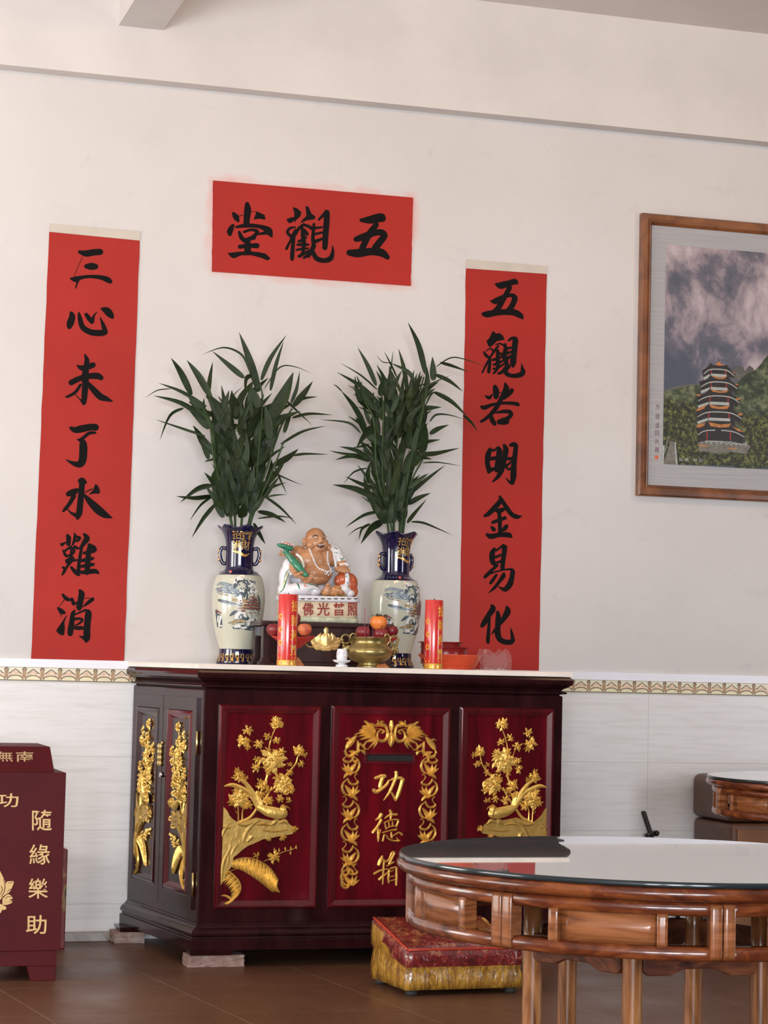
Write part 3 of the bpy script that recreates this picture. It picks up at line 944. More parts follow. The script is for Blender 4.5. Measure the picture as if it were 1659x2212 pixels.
    brush(b, [(x, y, 18) for x, y in spine], T, 0.005 * hscale, 0.006)
    for i in range(0, len(spine) - 1):
        x, y = spine[i]
        t = i / len(spine)
        L = 110 if 0.1 < t < 0.8 else 60
        brush(b, [(x, y, 14), (x - L * 0.45, y + L * 0.40, 24), (x - L * 0.9, y + L * 0.95 * (1 - 0.5 * t), 4)], T, 0.005 * hscale, 0.003 + 0.003 * (i % 2), cap=False)
    brush(b, [(75, 2055, 8), (140, 2050, 22), (200, 2080, 30)], T, 0.005, 0.003)
    b.keep = False
    return b.build(name, [GOLD, GOLDR], parent)

def front_panel(u0, u1, z0, z1):
    """red raised panel with bevelled frame; returns (object, inner rectangle)"""
    b = MB()
    b.mi = 1
    frame_ring(b, front_tf, u0, u1, z0, z1, 0.030, 0.030, [(0, 0.001), (0.0, 0.008), (0.22, 0.017), (0.40, 0.017), (1.0, 0.008), (1.06, 0.004)])
    b.mi = 0
    a = 0.0318
    fill_rect(b, front_tf, u0 + a, u1 - a, z0 + a, z1 - a, 0.004)
    return b.build('panel', [REDLACQ, REDFRAME], cab)

REDFRAME = m_lacq('red_brown_lacquer', (0.050, 0.005, 0.007, 1), (0.075, 0.006, 0.009, 1), (0.10, 0.007, 0.011, 1), (7, 7, 0.8), 0.14, 0.0, 0.6)
REDFRAME.node_tree.nodes['Principled BSDF'].inputs['Specular IOR Level'].default_value = 0.6
PANELS = [(1.782, 2.180, 0.215, 0.977), (2.222, 2.700, 0.215, 0.980), (2.740, 3.130, 0.215, 0.984)]
pl = front_panel(*PANELS[0])
def lift_tf(tf, d):
    return lambda u, z, h=0.0: tf(u, z, h + d)
carving('gilded_carving', lift_tf(front_tf, 0.004), *PANELS[0], False, pl, 5)
pr = front_panel(*PANELS[2])
carving('gilded_carving', lift_tf(front_tf, 0.004), *PANELS[2], True, pr, 9)
pc = front_panel(*PANELS[1])

# centre panel: slot for offerings, gilded arch and three raised characters
SLOTM = pm('slot_black', (0.004, 0.002, 0.002, 1), 0.8)
b = MB()
s0, s1 = at(796, 1633, CY), at(887, 1642, CY)
fu0, fu1, fz0, fz1 = s0.x - 0.018, s1.x + 0.018, s1.z - 0.014, s0.z + 0.014
frame_ring(b, front_tf, fu0, fu1, fz0, fz1, 0.012, 0.010, [(0, 0.004), (0, 0.010), (0.7, 0.010), (1.0, 0.004), (1.0, -0.01)])
b.mi = 1
fill_rect(b, front_tf, fu0 + 0.012, fu1 - 0.012, fz0 + 0.010, fz1 - 0.010, 0.0045)
b.build('coin_slot', [REDFRAME, SLOTM], pc)
for txt in (CH_GONG, CH_DE, CH_XIANG):
    b = MB()
    strokes(b, txt, crop(780, 1640, 7.375, CY - 0.004), ridge=0.006)
    b.build('gilded_character', GOLD, pc)

ARCH = '''850,125,40 852,190,72 850,250,45 850,275,30;850,300,46 850,335,46;850,345,60 852,420,70 852,470,50 850,505,12;822,350,20 815,410,30 808,450,12;
715,300,34 745,275,30 700,250,26 655,290,34 640,360,42 680,415,46 750,415,50 795,350,54 790,260,46 765,195,50 720,180,60 665,165,60 640,165,30;
640,195,34 600,185,40 560,165,34;652,108,14 652,200,18;640,180,30 700,135,40 740,130,20;555,210,16 585,230,20 640,235,16 700,235,12;
620,285,20 560,190,60 520,170,50 460,125,36;615,290,20 520,220,60 440,205,40 415,215,14;610,300,20 500,245,56 420,250,38 375,265,14;605,310,20 480,285,54 380,300,36 300,330,10;
605,320,20 500,320,50 420,335,34 350,355,10;605,335,20 520,355,50 430,385,36 380,400,10;610,345,20 560,400,54 490,430,34 460,450,10;620,350,20 600,430,50 560,480,30 500,540,10;
630,360,20 630,440,44 600,500,24 580,530,8;470,440,30 440,500,40 470,540,30 510,545,14;
330,345,26 270,410,80 210,480,80 175,535,30;175,390,24 210,380,34 250,400,30;350,420,30 360,480,56 345,560,24;380,450,26 420,490,40 440,520,14;
165,555,30 175,615,40 230,645,50 310,600,60 370,565,40 350,500,24;390,560,20 440,580,54 465,630,10;280,640,24 275,700,40 320,725,42 360,700,24'''
MOTIF = '''262,455,22 195,530,36 178,640,44 225,745,44 300,770,30;300,765,24 290,680,76 222,575,24;325,765,24 350,670,50 350,590,10;345,770,24 390,670,46 425,580,10;360,772,24 420,700,44 460,660,8;
262,440,26 285,510,40 335,558,44 400,545,50 425,505,34 395,465,18;395,465,16 372,400,22 405,355,22 425,372,12;330,345,20 245,375,62 200,440,12;340,350,16 300,380,30'''
arch = [MB(), MB(), MB()]
amid = (PANELS[1][0] + PANELS[1][1]) / 2
base_tf = crop(720, 1540, 6.912, CY - 0.004)
ax0 = base_tf(851, 300, 0).x
def arch_l(x, y, h=0.0):
    p = base_tf(x, y, h)
    return Vector((p.x - ax0 + amid, p.y, p.z))
def arch_r(x, y, h=0.0):
    p = arch_l(x, y, h)
    return Vector((2 * amid - p.x, p.y, p.z))
for tf in (arch_l, arch_r):
    strokes(arch[0], ARCH, tf, ridge=0.011)
mot_tf = crop(720, 1680, 8.85, CY - 0.004)
zs = mot_tf(310, 560).z
for i in range(-1, 5):
    for side in (0, 1):
        def tf(x, y, h=0.0, i=i, side=side):
            xx = 310 + ((x if i % 2 == 0 else 620 - x) - 310) * 1.22
            # i = 0 sits at photo crop rows 340..775; the others follow at 430-unit steps, the first one above
            p = mot_tf(xx - 4 * (i - 1), y + 430 * (i - 1) , h)
            if side:
                p = Vector((2 * amid - (p.x - ax0 + amid), p.y, p.z))
            else:
                p = Vector((p.x - ax0 + amid, p.y, p.z))
            return p
        ii = i
        strokes(arch[1 + side], MOTIF, tf, ridge=0.009)
for side in (0, 1):
    def tf(x, y, h=0.0, side=side):
        p = mot_tf(x, y, h)
        d = p.x - ax0
        return Vector((amid - d if side else amid + d, p.y, p.z))
    strokes(arch[1 + side], '''215,1900,20 150,1960,40 150,2060,46 215,2110,50 270,2080,50 265,2010,44 210,1945,30;160,1640,20 200,1660,26 250,1700,40 290,1760,44 250,1850,44 190,1850,50 150,1790,44 170,1720,40 200,1690,24;
    280,1640,20 340,1660,60 380,1720,14;290,1720,20 340,1780,56 370,1850,14;150,1880,20 200,1885,30 250,1860,20''', tf, ridge=0.009)
arch[0].build('gilded_arch', GOLD, pc)
arch[1].build('gilded_scroll', GOLD, pc)
arch[2].build('gilded_scroll', GOLD, pc)

# side doors (left face of the cabinet)
def door(u0, u1, flip, seed, hinge_right, mats):
    d = MB()
    z0, z1 = 0.205, 1.000
    frame_ring(d, side_tf, u0, u1, z0, z1, 0.062, 0.058, [(0, 0.0), (0, 0.010), (0.85, 0.010), (1.0, 0.003)])
    d.mi = 1
    frame_ring(d, side_tf, u0 + 0.058, u1 - 0.058, z0 + 0.054, z1 - 0.054, 0.050, 0.030, [(0, 0.003), (0.0, 0.009), (0.3, 0.014), (0.5, 0.013), (1.0, 0.003)])
    d.mi = 0
    fill_rect(d, side_tf, u0 + 0.106, u1 - 0.106, z0 + 0.082, z1 - 0.082, 0.003)
    o = d.build('door', mats, cab)
    carving('gilded_carving', lift_tf(side_tf, 0.003), u0 + 0.075, u1 - 0.075, z0 + 0.062, z1 - 0.062, flip, o, seed, 1.3, 0.8)
    return o
dl = door(0.045, 0.490, False, 21, False, [LACQ, LACQ])
dr = door(0.496, 0.945, True, 22, True, [LACQ, REDLACQ])
b = MB()
for du in (-0.024, 0.012):
    for k in range(4):
        c = side_tf(0.476 + du * 0.8, 0.80 - k * 0.022, 0.014)
        b.ball(c, (0.007, 0.012, 0.013), 10)
c = side_tf(0.50, 0.815, 0.013)
b.ball(c, (0.006, 0.012, 0.006), 8)
b.build('handle', m_gold('aged_brass', (0.55, 0.40, 0.16), 0.35, 0.2), dl)
b = MB()
c = side_tf(0.508, 0.690, 0.011)
b.tube([c, c + _sn * 0.010], 0.010, 14)
b.build('lock', pm('chrome', (0.8, 0.8, 0.82, 1), 0.15, 1.0, 0.02), dr)
for zc in (0.83, 0.30):
    b = MB()
    p = side_tf(0.952, zc, 0.006)
    b.tube([p - Vector((0, 0, 0.045)), p + Vector((0, 0, 0.045))], 0.005, 10)
    b.build('hinge', pm('hinge_brass', (0.6, 0.47, 0.2, 1), 0.3, 1.0, 0.05), dr)

# marble slab on the cabinet
b = MB()
MT = 1.1285
rows = [(0.022, 1.1085), (0.028, 1.110), (0.028, 1.126), (0.025, MT)]
prism_stack(b, rows)
tag(b.build('marble_slab', MARBLE, None), 'thin cream marble slab laid over the altar cabinet', 'slab')

# bricks under the cabinet
BRICK = N('old_brick')
_v = BRICK.coord()
BRICK.l(BRICK.ramp(BRICK.noise(_v, 22, 6, 0.7), [(0.3, (0.20, 0.12, 0.10, 1)), (0.5, (0.34, 0.22, 0.18, 1)), (0.7, (0.42, 0.36, 0.32, 1))]), BRICK.b.inputs['Base Color'])
BRICK.set(Roughness=0.9)
BRICK.bump(BRICK.noise(_v, 60, 6, 0.7), 0.8, 0.006)
def brick(lo, hi, label, seed):
    rng = random.Random(seed)
    b = MB()
    nx, ny, nz = 9, 4, 3
    b.box(lo, hi)
    bmesh.ops.subdivide_edges(b.b, edges=b.b.edges[:], cuts=5, use_grid_fill=True)
    for v in b.b.verts:
        v.co += Vector((rng.uniform(-1, 1), rng.uniform(-1, 1), 0)) * 0.0028
        if v.co.z < hi[2] - 0.001 and v.co.z > lo[2] + 0.001:
            v.co.z += rng.uniform(-1, 1) * 0.002
    tag(b.build('brick', BRICK.m, None, bevel=0.002), label, 'brick', 'bricks under the altar cabinet')
brick((1.690, -0.872, 0), (1.905, -0.77, 0.0445), 'worn brick under the front left foot of the altar cabinet', 1)
brick((1.535, -0.16, 0), (1.66, -0.045, 0.0445), 'darker brick under the back left foot of the altar cabinet, by the wall', 2)
brick((2.99, -0.872, 0), (3.205, -0.77, 0.0445), 'brick under the front right foot of the altar cabinet, behind the round table', 3)
# broken strip of stone lying along the wall
b = MB()
b.hexa([(1.20, -0.085, 0), (1.52, -0.085, 0), (1.55, -0.04, 0), (1.55, -0.016, 0), (1.20, -0.016, 0)], [(1.20, -0.075, 0.03), (1.50, -0.078, 0.032), (1.54, -0.04, 0.035), (1.54, -0.016, 0.034), (1.20, -0.016, 0.031)])
tag(b.build('stone_strip', pm('grey_stone', (0.40, 0.37, 0.35, 1), 0.8, var=0.3, scale=14, bump=0.5), None, bevel=0.004), 'broken grey stone strip on the floor between donation box and cabinet', 'stone')
# ------------------------------------------------------------------ things on the cabinet
def ray_paint(bvh, back=-3.0):
    """tf that drops a drawing onto a surface seen from the front (world X, Z given)"""
    def tf_world(X, Z, h):
        r = bvh.ray_cast(Vector((X, back, Z)), Vector((0, 1, 0)))
        if r[0] is None:
            return None
        return r[0] + Vector((0, -h, 0))
    return tf_world

NAVY = pm('cobalt_glaze', (0.006, 0.005, 0.035, 1), 0.12, var=0.2, scale=8, coat=0.5)
CELADON = pm('celadon_glaze', (0.50, 0.50, 0.40, 1), 0.16, var=0.04, scale=6, coat=0.5)
VGOLD = m_gold('vase_gilding', (0.75, 0.47, 0.14), 0.3, 0.0)
P_SLATE = pm('paint_slate', (0.055, 0.075, 0.09, 1), 0.3, var=0.5, scale=150)
P_SNOW = pm('paint_snow', (0.66, 0.66, 0.62, 1), 0.3, var=0.1, scale=100)
P_RED = pm('paint_red_brown', (0.20, 0.055, 0.04, 1), 0.3, var=0.4, scale=150)
P_OCHRE = pm('paint_ochre', (0.36, 0.25, 0.11, 1), 0.3, var=0.3, scale=100)
P_BLUE = pm('paint_blue_grey', (0.22, 0.27, 0.30, 1), 0.3, var=0.3, scale=100)
P_SEAL = pm('seal_red', (0.55, 0.06, 0.03, 1), 0.4)
PAINTS = [P_SLATE, P_SNOW, P_RED, P_OCHRE, P_BLUE, P_SEAL]

# --- vase: profile in metres (radius, height), drawn from the left one
VS = (at(600, 1300, -0.22) - at(500, 1300, -0.22)).x / 100.0 / 0.985
VPROF = [(0.0835, 0.0), (0.085, 0.004), (0.085, 0.012), (0.083, 0.014), (0.0785, 0.026), (0.074, 0.034), (0.0735, 0.050), (0.0725, 0.062)]
VBODY = [(0.0725, 0.062), (0.0765, 0.076), (0.0865, 0.110), (0.097, 0.150), (0.1045, 0.200), (0.1085, 0.245), (0.1090, 0.280), (0.1055, 0.315), (0.099, 0.342), (0.091, 0.362)]
VSHOU = [(0.091, 0.362), (0.078, 0.372), (0.066, 0.380), (0.061, 0.386)]
VNECK = [(0.061, 0.386), (0.0575, 0.392), (0.0570, 0.420), (0.0572, 0.450), (0.0578, 0.478), (0.060, 0.500), (0.065, 0.520), (0.074, 0.538), (0.083, 0.549), (0.088, 0.556), (0.0885, 0.5605), (0.085, 0.562), (0.076, 0.553), (0.062, 0.530), (0.052, 0.500), (0.050, 0.42)]

def vase(cx, cy, rot, label):
    root = thing('vase', label, 'vase', (cx, cy, MT), 'pair of tall painted vases')
    L = lambda o: o
    c = (cx, cy, MT)
    def lathe_obj(name, prof, mat, fn=None, parent=root, caps=False):
        b = MB()
        P = catmull(prof, 4)
        b.lathe(P, c, 56, fn, True, caps)
        return b.build(name, mat, parent)
    foot = lathe_obj('foot', VPROF, NAVY, caps=True)
    body = lathe_obj('body', VBODY, CELADON)
    lathe_obj('shoulder', VSHOU, NAVY)
    def wavy(a, r, z, j):
        t = max(0.0, (z - 0.515) / 0.047)
        w = math.cos(6 * (a + rot + 0.4))
        return r * (1 + 0.07 * t * w), z + 0.006 * t * w
    neck = lathe_obj('neck', VNECK, NAVY, wavy)
    PB = catmull(VBODY, 8)
    PN = catmull(VNECK[:8], 8)
    PF = catmull(VPROF, 8)
    def rad(P, z):
        for i in range(len(P) - 1):
            if P[i][1] <= z <= P[i + 1][1]:
                t = (z - P[i][1]) / max(1e-9, P[i + 1][1] - P[i][1])
                return P[i][0] + (P[i + 1][0] - P[i][0]) * t
        return P[-1][0] if z > P[-1][1] else P[0][0]
    def surf(P):
        # drawing frame: x, y in the close-up of the left vase (6.506 px per photo px), front towards the camera
        def tf(x, y, h=0.0):
            z = (2085 - y) / 6.506 * VS
            z = max(0.001, z)
            r = rad(P, z)
            s = (x - 480) / 6.506 * VS
            a = -PI / 2 - 0.24 + s / max(0.06, rad(P, min(z, 0.36))) + rot
            q = r + 0.0006 + h
            return Vector((cx + q * math.cos(a), cy + q * math.sin(a), MT + z))
        return tf
    tb, tn, tft = surf(PB), surf(PN), surf(PF)
    rng = random.Random(4)
    b = MB()
    def blob(x, y, w, hgt, mi, n=9, lift=0.0):
        b.mi = mi
        pts = []
        for i in range(n):
            a = 2 * PI * i / n
            q = rng.uniform(0.75, 1.15)
            pts.append((x + math.cos(a) * w * q, y + math.sin(a) * hgt * q))
        cv = b.v(tb(x, y, lift + 0.0004))
        vs = [b.v(tb(px, py, lift)) for px, py in pts]
        for i in range(n):
            b.face([cv, vs[i], vs[(i + 1) % n]])
    def st(s, mi, lift=0.0):
        b.mi = mi
        for q in s.split(';'):
            brush(b, [tuple(float(t) for t in p.split(',')) for p in q.split()], tb, 0, lift)
    # far shore, village and mountains
    st("130,1030,10 220,1010,40 330,1030,50 430,1050,40", 4)
    st("120,1090,20 250,1100,80 400,1110,90 520,1150,60;200,1240,20 300,1260,50 420,1280,30 520,1290,10", 4, 0.0001)
    st("190,1235,30 280,1250,40 360,1260,20", 0, 0.0002)
    st("230,1150,20 300,1165,26 350,1175,14;420,1230,40 520,1240,50 600,1230,30", 3, 0.0002)
    for i in range(80):
        blob(rng.uniform(150, 430), rng.uniform(1020, 1170), rng.uniform(5, 15), rng.uniform(3, 8), rng.choice((0, 0, 4, 1)), lift=0.0003)
    for i in range(7):
        blob(rng.uniform(180, 240), rng.uniform(1080, 1130), 8, 6, 2, lift=0.0003)
    st("430,1060,40 470,980,60 520,960,50 580,1000,50;560,980,30 640,985,50 700,1010,40;600,1010,30 590,1080,40 560,1180,30;470,1150,40 500,1110,50 540,1140,50;640,1070,20 610,1130,30 600,1220,20", 0, 0.0003)
    st("420,1000,24 470,945,50 530,950,30;620,1030,40 680,1020,50 715,1040,20;480,1130,16 520,1100,34 555,1120,20;505,1180,36 515,1240,50 510,1280,30;630,1130,50 700,1120,50 760,1100,20", 1, 0.0006)
    for i in range(90):
        blob(rng.uniform(430, 720), rng.uniform(960, 1220), rng.uniform(4, 12), rng.uniform(6, 16), rng.choice((0, 0, 1, 4)), lift=0.0007)
    # pagoda and halls
    st("705,1095,6 706,1160,16", 0, 0.0004)
    for k, (y, w) in enumerate(((1185, 70), (1215, 100), (1250, 130), (1290, 150), (1330, 190))):
        st("%d,%d,10 %d,%d,26 %d,%d,10" % (705 - w * (1.0 if k < 3 else 1.2), y + 10, 700, y, 700 + w * 0.75, y + 8), 2, 0.0005)
        st("%d,%d,10 %d,%d,12" % (705 - w * 0.7, y + 18, 700 + w * 0.6, y + 18), 0, 0.0006)
    for i in range(70):
        blob(rng.uniform(500, 810), rng.uniform(1230, 1420), rng.uniform(6, 18), rng.uniform(4, 10), rng.choice((2, 2, 0, 3)), lift=0.0007)
    st("770,1160,20 800,1220,40 815,1300,30 800,1380,20", 0, 0.0004)
    # near rocks with snow, ochre path
    st("380,1440,20 450,1400,60 540,1440,90 620,1470,60;360,1540,10 450,1520,40 560,1500,60;430,1600,30 540,1590,60 680,1600,60 760,1590,20;620,1570,80 700,1530,120 770,1510,50", 0, 0.0003)
    st("370,1545,8 440,1525,36 560,1505,40;540,1300,20 590,1330,26", 3, 0.0006)
    st("460,1470,40 500,1400,50 560,1400,40 590,1450,30;620,1560,40 660,1500,60 700,1490,50;730,1560,40 760,1520,50;450,1590,30 500,1575,40 540,1590,20;560,1600,30 600,1590,30", 1, 0.0007)
    for i in range(80):
        blob(rng.uniform(400, 770), rng.uniform(1400, 1620), rng.uniform(4, 14), rng.uniform(6, 16), rng.choice((0, 1, 1, 4)), lift=0.0009)
    # rocks at the left edge
    st("140,1380,40 160,1450,50 170,1590,20;200,1440,50 230,1500,60 240,1590,40", 0, 0.0003)
    st("190,1450,30 180,1520,30;235,1460,40 215,1560,20 255,1580,20", 1, 0.0006)
    st("150,1370,20 190,1390,24 240,1410,16", 2, 0.0006)
    # signature and seal
    for x in (195, 232, 272, 316):
        blob(x, 852, 14, 9, 0, 7, 0.0003)
    blob(365, 852, 22, 18, 5, 10, 0.0003)
    st("690,880,4 730,855,8 760,870,5 790,880,8 820,900,4;720,850,6 750,850,8 800,860,4", 0, 0.0002)
    b.build('landscape_painting', PAINTS, body)
    # gilded lucky characters on the neck
    b = MB()
    G = glyphs('招財進寶', 1, 0, 0.004)
    for g, x, y, w, h in ((G[0], 440, 345, 110, 130), (G[3], 565, 350, 150, 130), (G[2], 445, 490, 140, 130), (G[1], 570, 485, 130, 140)):
        put_glyph(b, g, x, y, w, h, tn, 0.0002)
    brush(b, [(375, 570, 16), (470, 590, 32), (560, 628, 34), (640, 595, 6)], tn, 0, 0.0003)
    b.build('gilt_lettering', VGOLD, neck)
    b = MB()
    for k in range(26):
        x = 480 + (k - 13) * 72
        brush(b, [(x, 1945, 14), (x - 14, 1985, 12), (x + 14, 2010, 12), (x, 2045, 14)], tft, 0, 0.0002, cap=False)
        brush(b, [(x + 24, 1940, 12), (x + 24, 2050, 12)], tft, 0, 0.0002, cap=False)
    b.build('gilt_band', VGOLD, foot)
    for sg in (-1, 1):
        b = MB()
        a = (0 if sg > 0 else PI) - 0.24 + rot
        u = Vector((math.cos(a), math.sin(a), 0))
        o = Vector(c) + u * 0.0565
        pts = [o + Vector((0, 0, 0.470)), o + u * 0.016 + Vector((0, 0, 0.474)), o + u * 0.024 + Vector((0, 0, 0.455)), o + u * 0.021 + Vector((0, 0, 0.432)), o + u * 0.012 + Vector((0, 0, 0.412)), o + Vector((0, 0, 0.410))]
        b.tube(catmull([tuple(p) for p in pts], 5), 0.0075, 10)
        hd = b.build('handle', NAVY, root)
        b = MB()
        for zz in (0.462, 0.444, 0.426):
            b.ball(o + u * 0.027 + Vector((0, 0, zz)), (0.006, 0.007, 0.008), 10)
        b.build('gilt_knob', m_gold('copper_gilt', (0.80, 0.42, 0.18), 0.2, 0), hd)
    return root
VY = -0.22
vl = at(511, 1433, VY)
vr = at(850, 1438, VY)
vase(vl.x, VY, 0.0, 'tall blue and pale green painted vase to the left of the laughing figurine')
vase(vr.x, VY, 0.52, 'tall blue and pale green painted vase behind the brass censer and fruit')

# --- cut green bamboo in the vases
LEAFM = N('bamboo_leaf')
_v = LEAFM.coord()
LEAFM.l(LEAFM.ramp(LEAFM.noise(_v, 14, 4), [(0.3, (0.009, 0.018, 0.005, 1)), (0.7, (0.022, 0.038, 0.011, 1))]), LEAFM.b.inputs['Base Color'])
LEAFM.set(Roughness=0.5)
LEAFM.b.inputs['Specular IOR Level'].default_value = 0.22
STEMM = pm('bamboo_stem', (0.030, 0.055, 0.017, 1), 0.5, var=0.35, scale=20, spec=0.2)

def leaf3(b, pts, wid, per=5):
    """pts: list of 3D points base -> tip; creased blade"""
    P = catmull([tuple(p) for p in pts], per)
    n = len(P)
    prev = None
    for i, p in enumerate(P):
        t = i / (n - 1)
        p = Vector(p)
        a, c = Vector(P[max(i - 1, 0)]), Vector(P[min(i + 1, n - 1)])
        d = (c - a).normalized()
        side = d.cross(Vector((0, 1, 0)))
        if side.length < 0.05:
            side = Vector((1, 0, 0))
        side.normalize()
        side = (side + Vector((0, 0.35, 0))).normalized()
        up = side.cross(d).normalized()
        if up.y > 0:
            up = -up
        w = wid * 0.5 * (min(1.0, 2.35 * (t + 0.05) ** 0.75 * max(0.0, 1 - t) ** 1.3) + 0.015)
        cur = (b.v(p + side * w + up * w * 0.25), b.v(p - up * w * 0.1), b.v(p - side * w + up * w * 0.25))
        if prev:
            b.face([prev[0], prev[1], cur[1], cur[0]], True)
            b.face([prev[1], prev[2], cur[2], cur[1]], True)
        prev = cur

def plant(vc, data, stems, fr, label, seed, fill):
    rng = random.Random(seed)
    root = thing('bamboo_plant', label, 'plant', (vc.x, VY, MT + 0.45), 'cut green bamboo in the vases')
    sx, sy, s = fr
    top = Vector((vc.x, VY, MT + 0.50))
    def P(x, y, dy):
        p = at(sx + x / s, sy + y / s, VY)
        # keep the place in front of the wall and move along the line of growth
        q = Vector((p.x, p.y + dy, p.z))
        q.x += dy * (q.x - CC.x) / (q.y - CC.y)
        q.z += dy * (q.z - CC.z) / (q.y - CC.y)
        return q
    for sp in stems:
        b = MB()
        dy = rng.uniform(-0.03, 0.03)
        pts = []
        n = len(sp)
        bx = max(-0.030, min(0.030, (P(sp[0][0], sp[0][1], 0).x - vc.x) * 0.5))
        pts.append((vc.x + bx * 0.5, VY + dy * 0.5, MT + 0.40))
        for i, (x, y) in enumerate(sp):
            t = i / max(1, n - 1)
            q = P(x, y, dy * (0.4 + 1.6 * t))
            if i == 0:
                q.x = vc.x + max(-0.045, min(0.045, q.x - vc.x))
            pts.append(tuple(q))
        C = catmull(pts, 6)
        m = len(C)
        b.tube(C, [0.0062 * (1 - 0.55 * i / m) + (0.0008 if i % 4 == 0 else 0) for i in range(m)], 8)
        b.build('stem', STEMM, root)
    b = MB()
    for lf in data:
        w = lf[-1]
        pp = lf[:-1]
        d0 = rng.uniform(-0.07, 0.05)
        d1 = d0 + rng.uniform(-0.07, 0.06)
        n = len(pp)
        pts = []
        for i, (x, y) in enumerate(pp):
            t = i / (n - 1)
            pts.append(P(x, y, max(-0.16, min(0.16, d0 + (d1 - d0) * t))))
        leaf3(b, pts, w / s / 548.0 * 1.12)
    # inner leaves of the dense middle
    for i in range(fill[0]):
        t = rng.random()
        x0 = fill[1] + (rng.random() - 0.5) * (fill[2] + fill[3] * t)
        y0 = fill[4] - t * (fill[4] - fill[5])
        L = rng.uniform(220, 400)
        a = -PI / 2 + (x0 - fill[1]) / 500 + rng.uniform(-0.5, 0.5)
        d0 = rng.uniform(-0.03, 0.09)
        bend = rng.uniform(-0.35, 0.35)
        pts = [P(x0, y0, d0), P(x0 + math.cos(a) * L * 0.5, y0 + math.sin(a) * L * 0.5, d0 + 0.01), P(x0 + math.cos(a + bend) * L, y0 + math.sin(a + bend) * L, d0 + rng.uniform(-0.03, 0.04))]
        leaf3(b, pts, rng.uniform(60, 115) / s / 548.0)
    # leaves crowding the mouth of the vase
    for i in range(46):
        x0 = fill[1] - 20 + rng.uniform(-1, 1) * 130
        y0 = (1690 if fill[4] < 1800 else 1985) - rng.uniform(0, 260)
        L = rng.uniform(170, 300)
        a = -PI / 2 + (x0 - fill[1]) / 380 + rng.uniform(-0.35, 0.35)
        d0 = rng.uniform(-0.045, 0.035)
        pts = [P(x0, y0, d0), P(x0 + math.cos(a) * L * 0.5, y0 + math.sin(a) * L * 0.5, d0 - 0.012), P(x0 + math.cos(a) * L, y0 + math.sin(a) * L, d0 + rng.uniform(-0.03, 0.02))]
        leaf3(b, pts, rng.uniform(60, 105) / s / 548.0)
    o = b.build('foliage', LEAFM.m, root)
    return root

LP = [((420, 620), (330, 430), (240, 295), 80), ((590, 640), (480, 450), (378, 315), 85), ((560, 650), (580, 480), (605, 330), 55), ((550, 720), (330, 590), (130, 515), 45), ((240, 565), (120, 580), (10, 650), 14), ((560, 840), (330, 690), (85, 625), 62),
      ((350, 735), (230, 800), (140, 1020), 38), ((540, 980), (330, 910), (100, 832), 32), ((570, 1180), (510, 1000), (435, 885), 75), ((880, 470), (760, 370), (600, 235), 68), ((930, 420), (860, 270), (700, 205), (505, 270), 28), ((1010, 590), (930, 320), (835, 70), 95),
      ((1030, 490), (1110, 300), (1250, 95), 58), ((1110, 580), (1160, 350), (1225, 150), 52), ((730, 770), (640, 700), (570, 610), 95), ((950, 450), (895, 480), (890, 630), 58), ((730, 720), (770, 640), (870, 540), 18), ((1060, 560), (1190, 380), (1330, 375), (1480, 440), 18),
      ((1110, 830), (1220, 640), (1310, 420), 165), ((1290, 690), (1340, 560), (1365, 410), 45), ((1310, 720), (1400, 610), (1480, 500), 78), ((1330, 690), (1400, 650), (1525, 635), 42), ((1300, 820), (1450, 785), (1655, 795), 40), ((1180, 610), (1320, 740), (1475, 885), 32),
      ((1200, 1050), (1390, 940), (1595, 890), 36), ((1130, 1240), (1260, 1170), (1355, 1090), 82), ((1310, 1150), (1420, 1135), (1620, 1140), 34), ((1130, 1290), (1200, 1330), (1390, 1410), 26), ((1150, 1250), (1190, 1350), (1255, 1490), 32), ((600, 1410), (470, 1440), (320, 1560), 68),
      ((600, 1500), (450, 1520), (285, 1505), 55), ((610, 1500), (500, 1580), (400, 1725), 32), ((630, 1570), (520, 1700), (420, 1870), 55), ((1000, 1640), (1130, 1670), (1245, 1735), 62), ((1050, 1500), (1200, 1610), (1340, 1755), 38), ((1000, 1700), (1180, 1680), (1320, 1700), 24),
      ((960, 1740), (1020, 1850), (1065, 1925), 55), ((800, 1680), (800, 1350), (790, 1000), 85), ((985, 1010), (985, 850), (970, 720), 115), ((1000, 730), (980, 640), (950, 560), 100), ((630, 1400), (620, 1330), (640, 1250), 85), ((700, 1690), (640, 1560), (610, 1420), 85), ((865, 1690), (870, 1620), (880, 1560), 120),
      ((950, 1600), (900, 1400), (880, 1250), 75), ((1060, 1450), (1110, 1300), (1120, 1180), 75), ((850, 1300), (900, 1150), (900, 950), 85), ((820, 940), (900, 800), (1000, 730), 60), ((700, 1000), (620, 900), (560, 830), 65), ((760, 1030), (680, 1000), (640, 980), 75), ((1090, 1110), (1140, 950), (1200, 820), 90),
      ((780, 920), (810, 890), (850, 910), 65), ((540, 1200), (650, 1180), (770, 1220), 26), ((1060, 1520), (1120, 1420), (1190, 1330), 52), ((1080, 1510), (1160, 1495), (1255, 1490), 24), ((840, 950), (880, 800), (950, 660), 60), ((1080, 900), (1180, 840), (1290, 780), 70), ((1100, 1000), (1090, 850), (1060, 700), 100), ((1230, 950), (1260, 850), (1300, 770), 55)]
LS = [[(700, 1690), (640, 1300), (600, 900), (470, 660)], [(800, 1690), (820, 1200), (740, 780)], [(940, 1690), (1000, 1200), (1040, 700), (1020, 520)], [(930, 1690), (1080, 1250), (1200, 900), (1300, 740)], [(860, 1690), (900, 1200), (880, 920)], [(720, 1690), (620, 1200), (570, 850), (400, 680)], [(960, 1690), (1120, 1300), (1230, 1020)]]
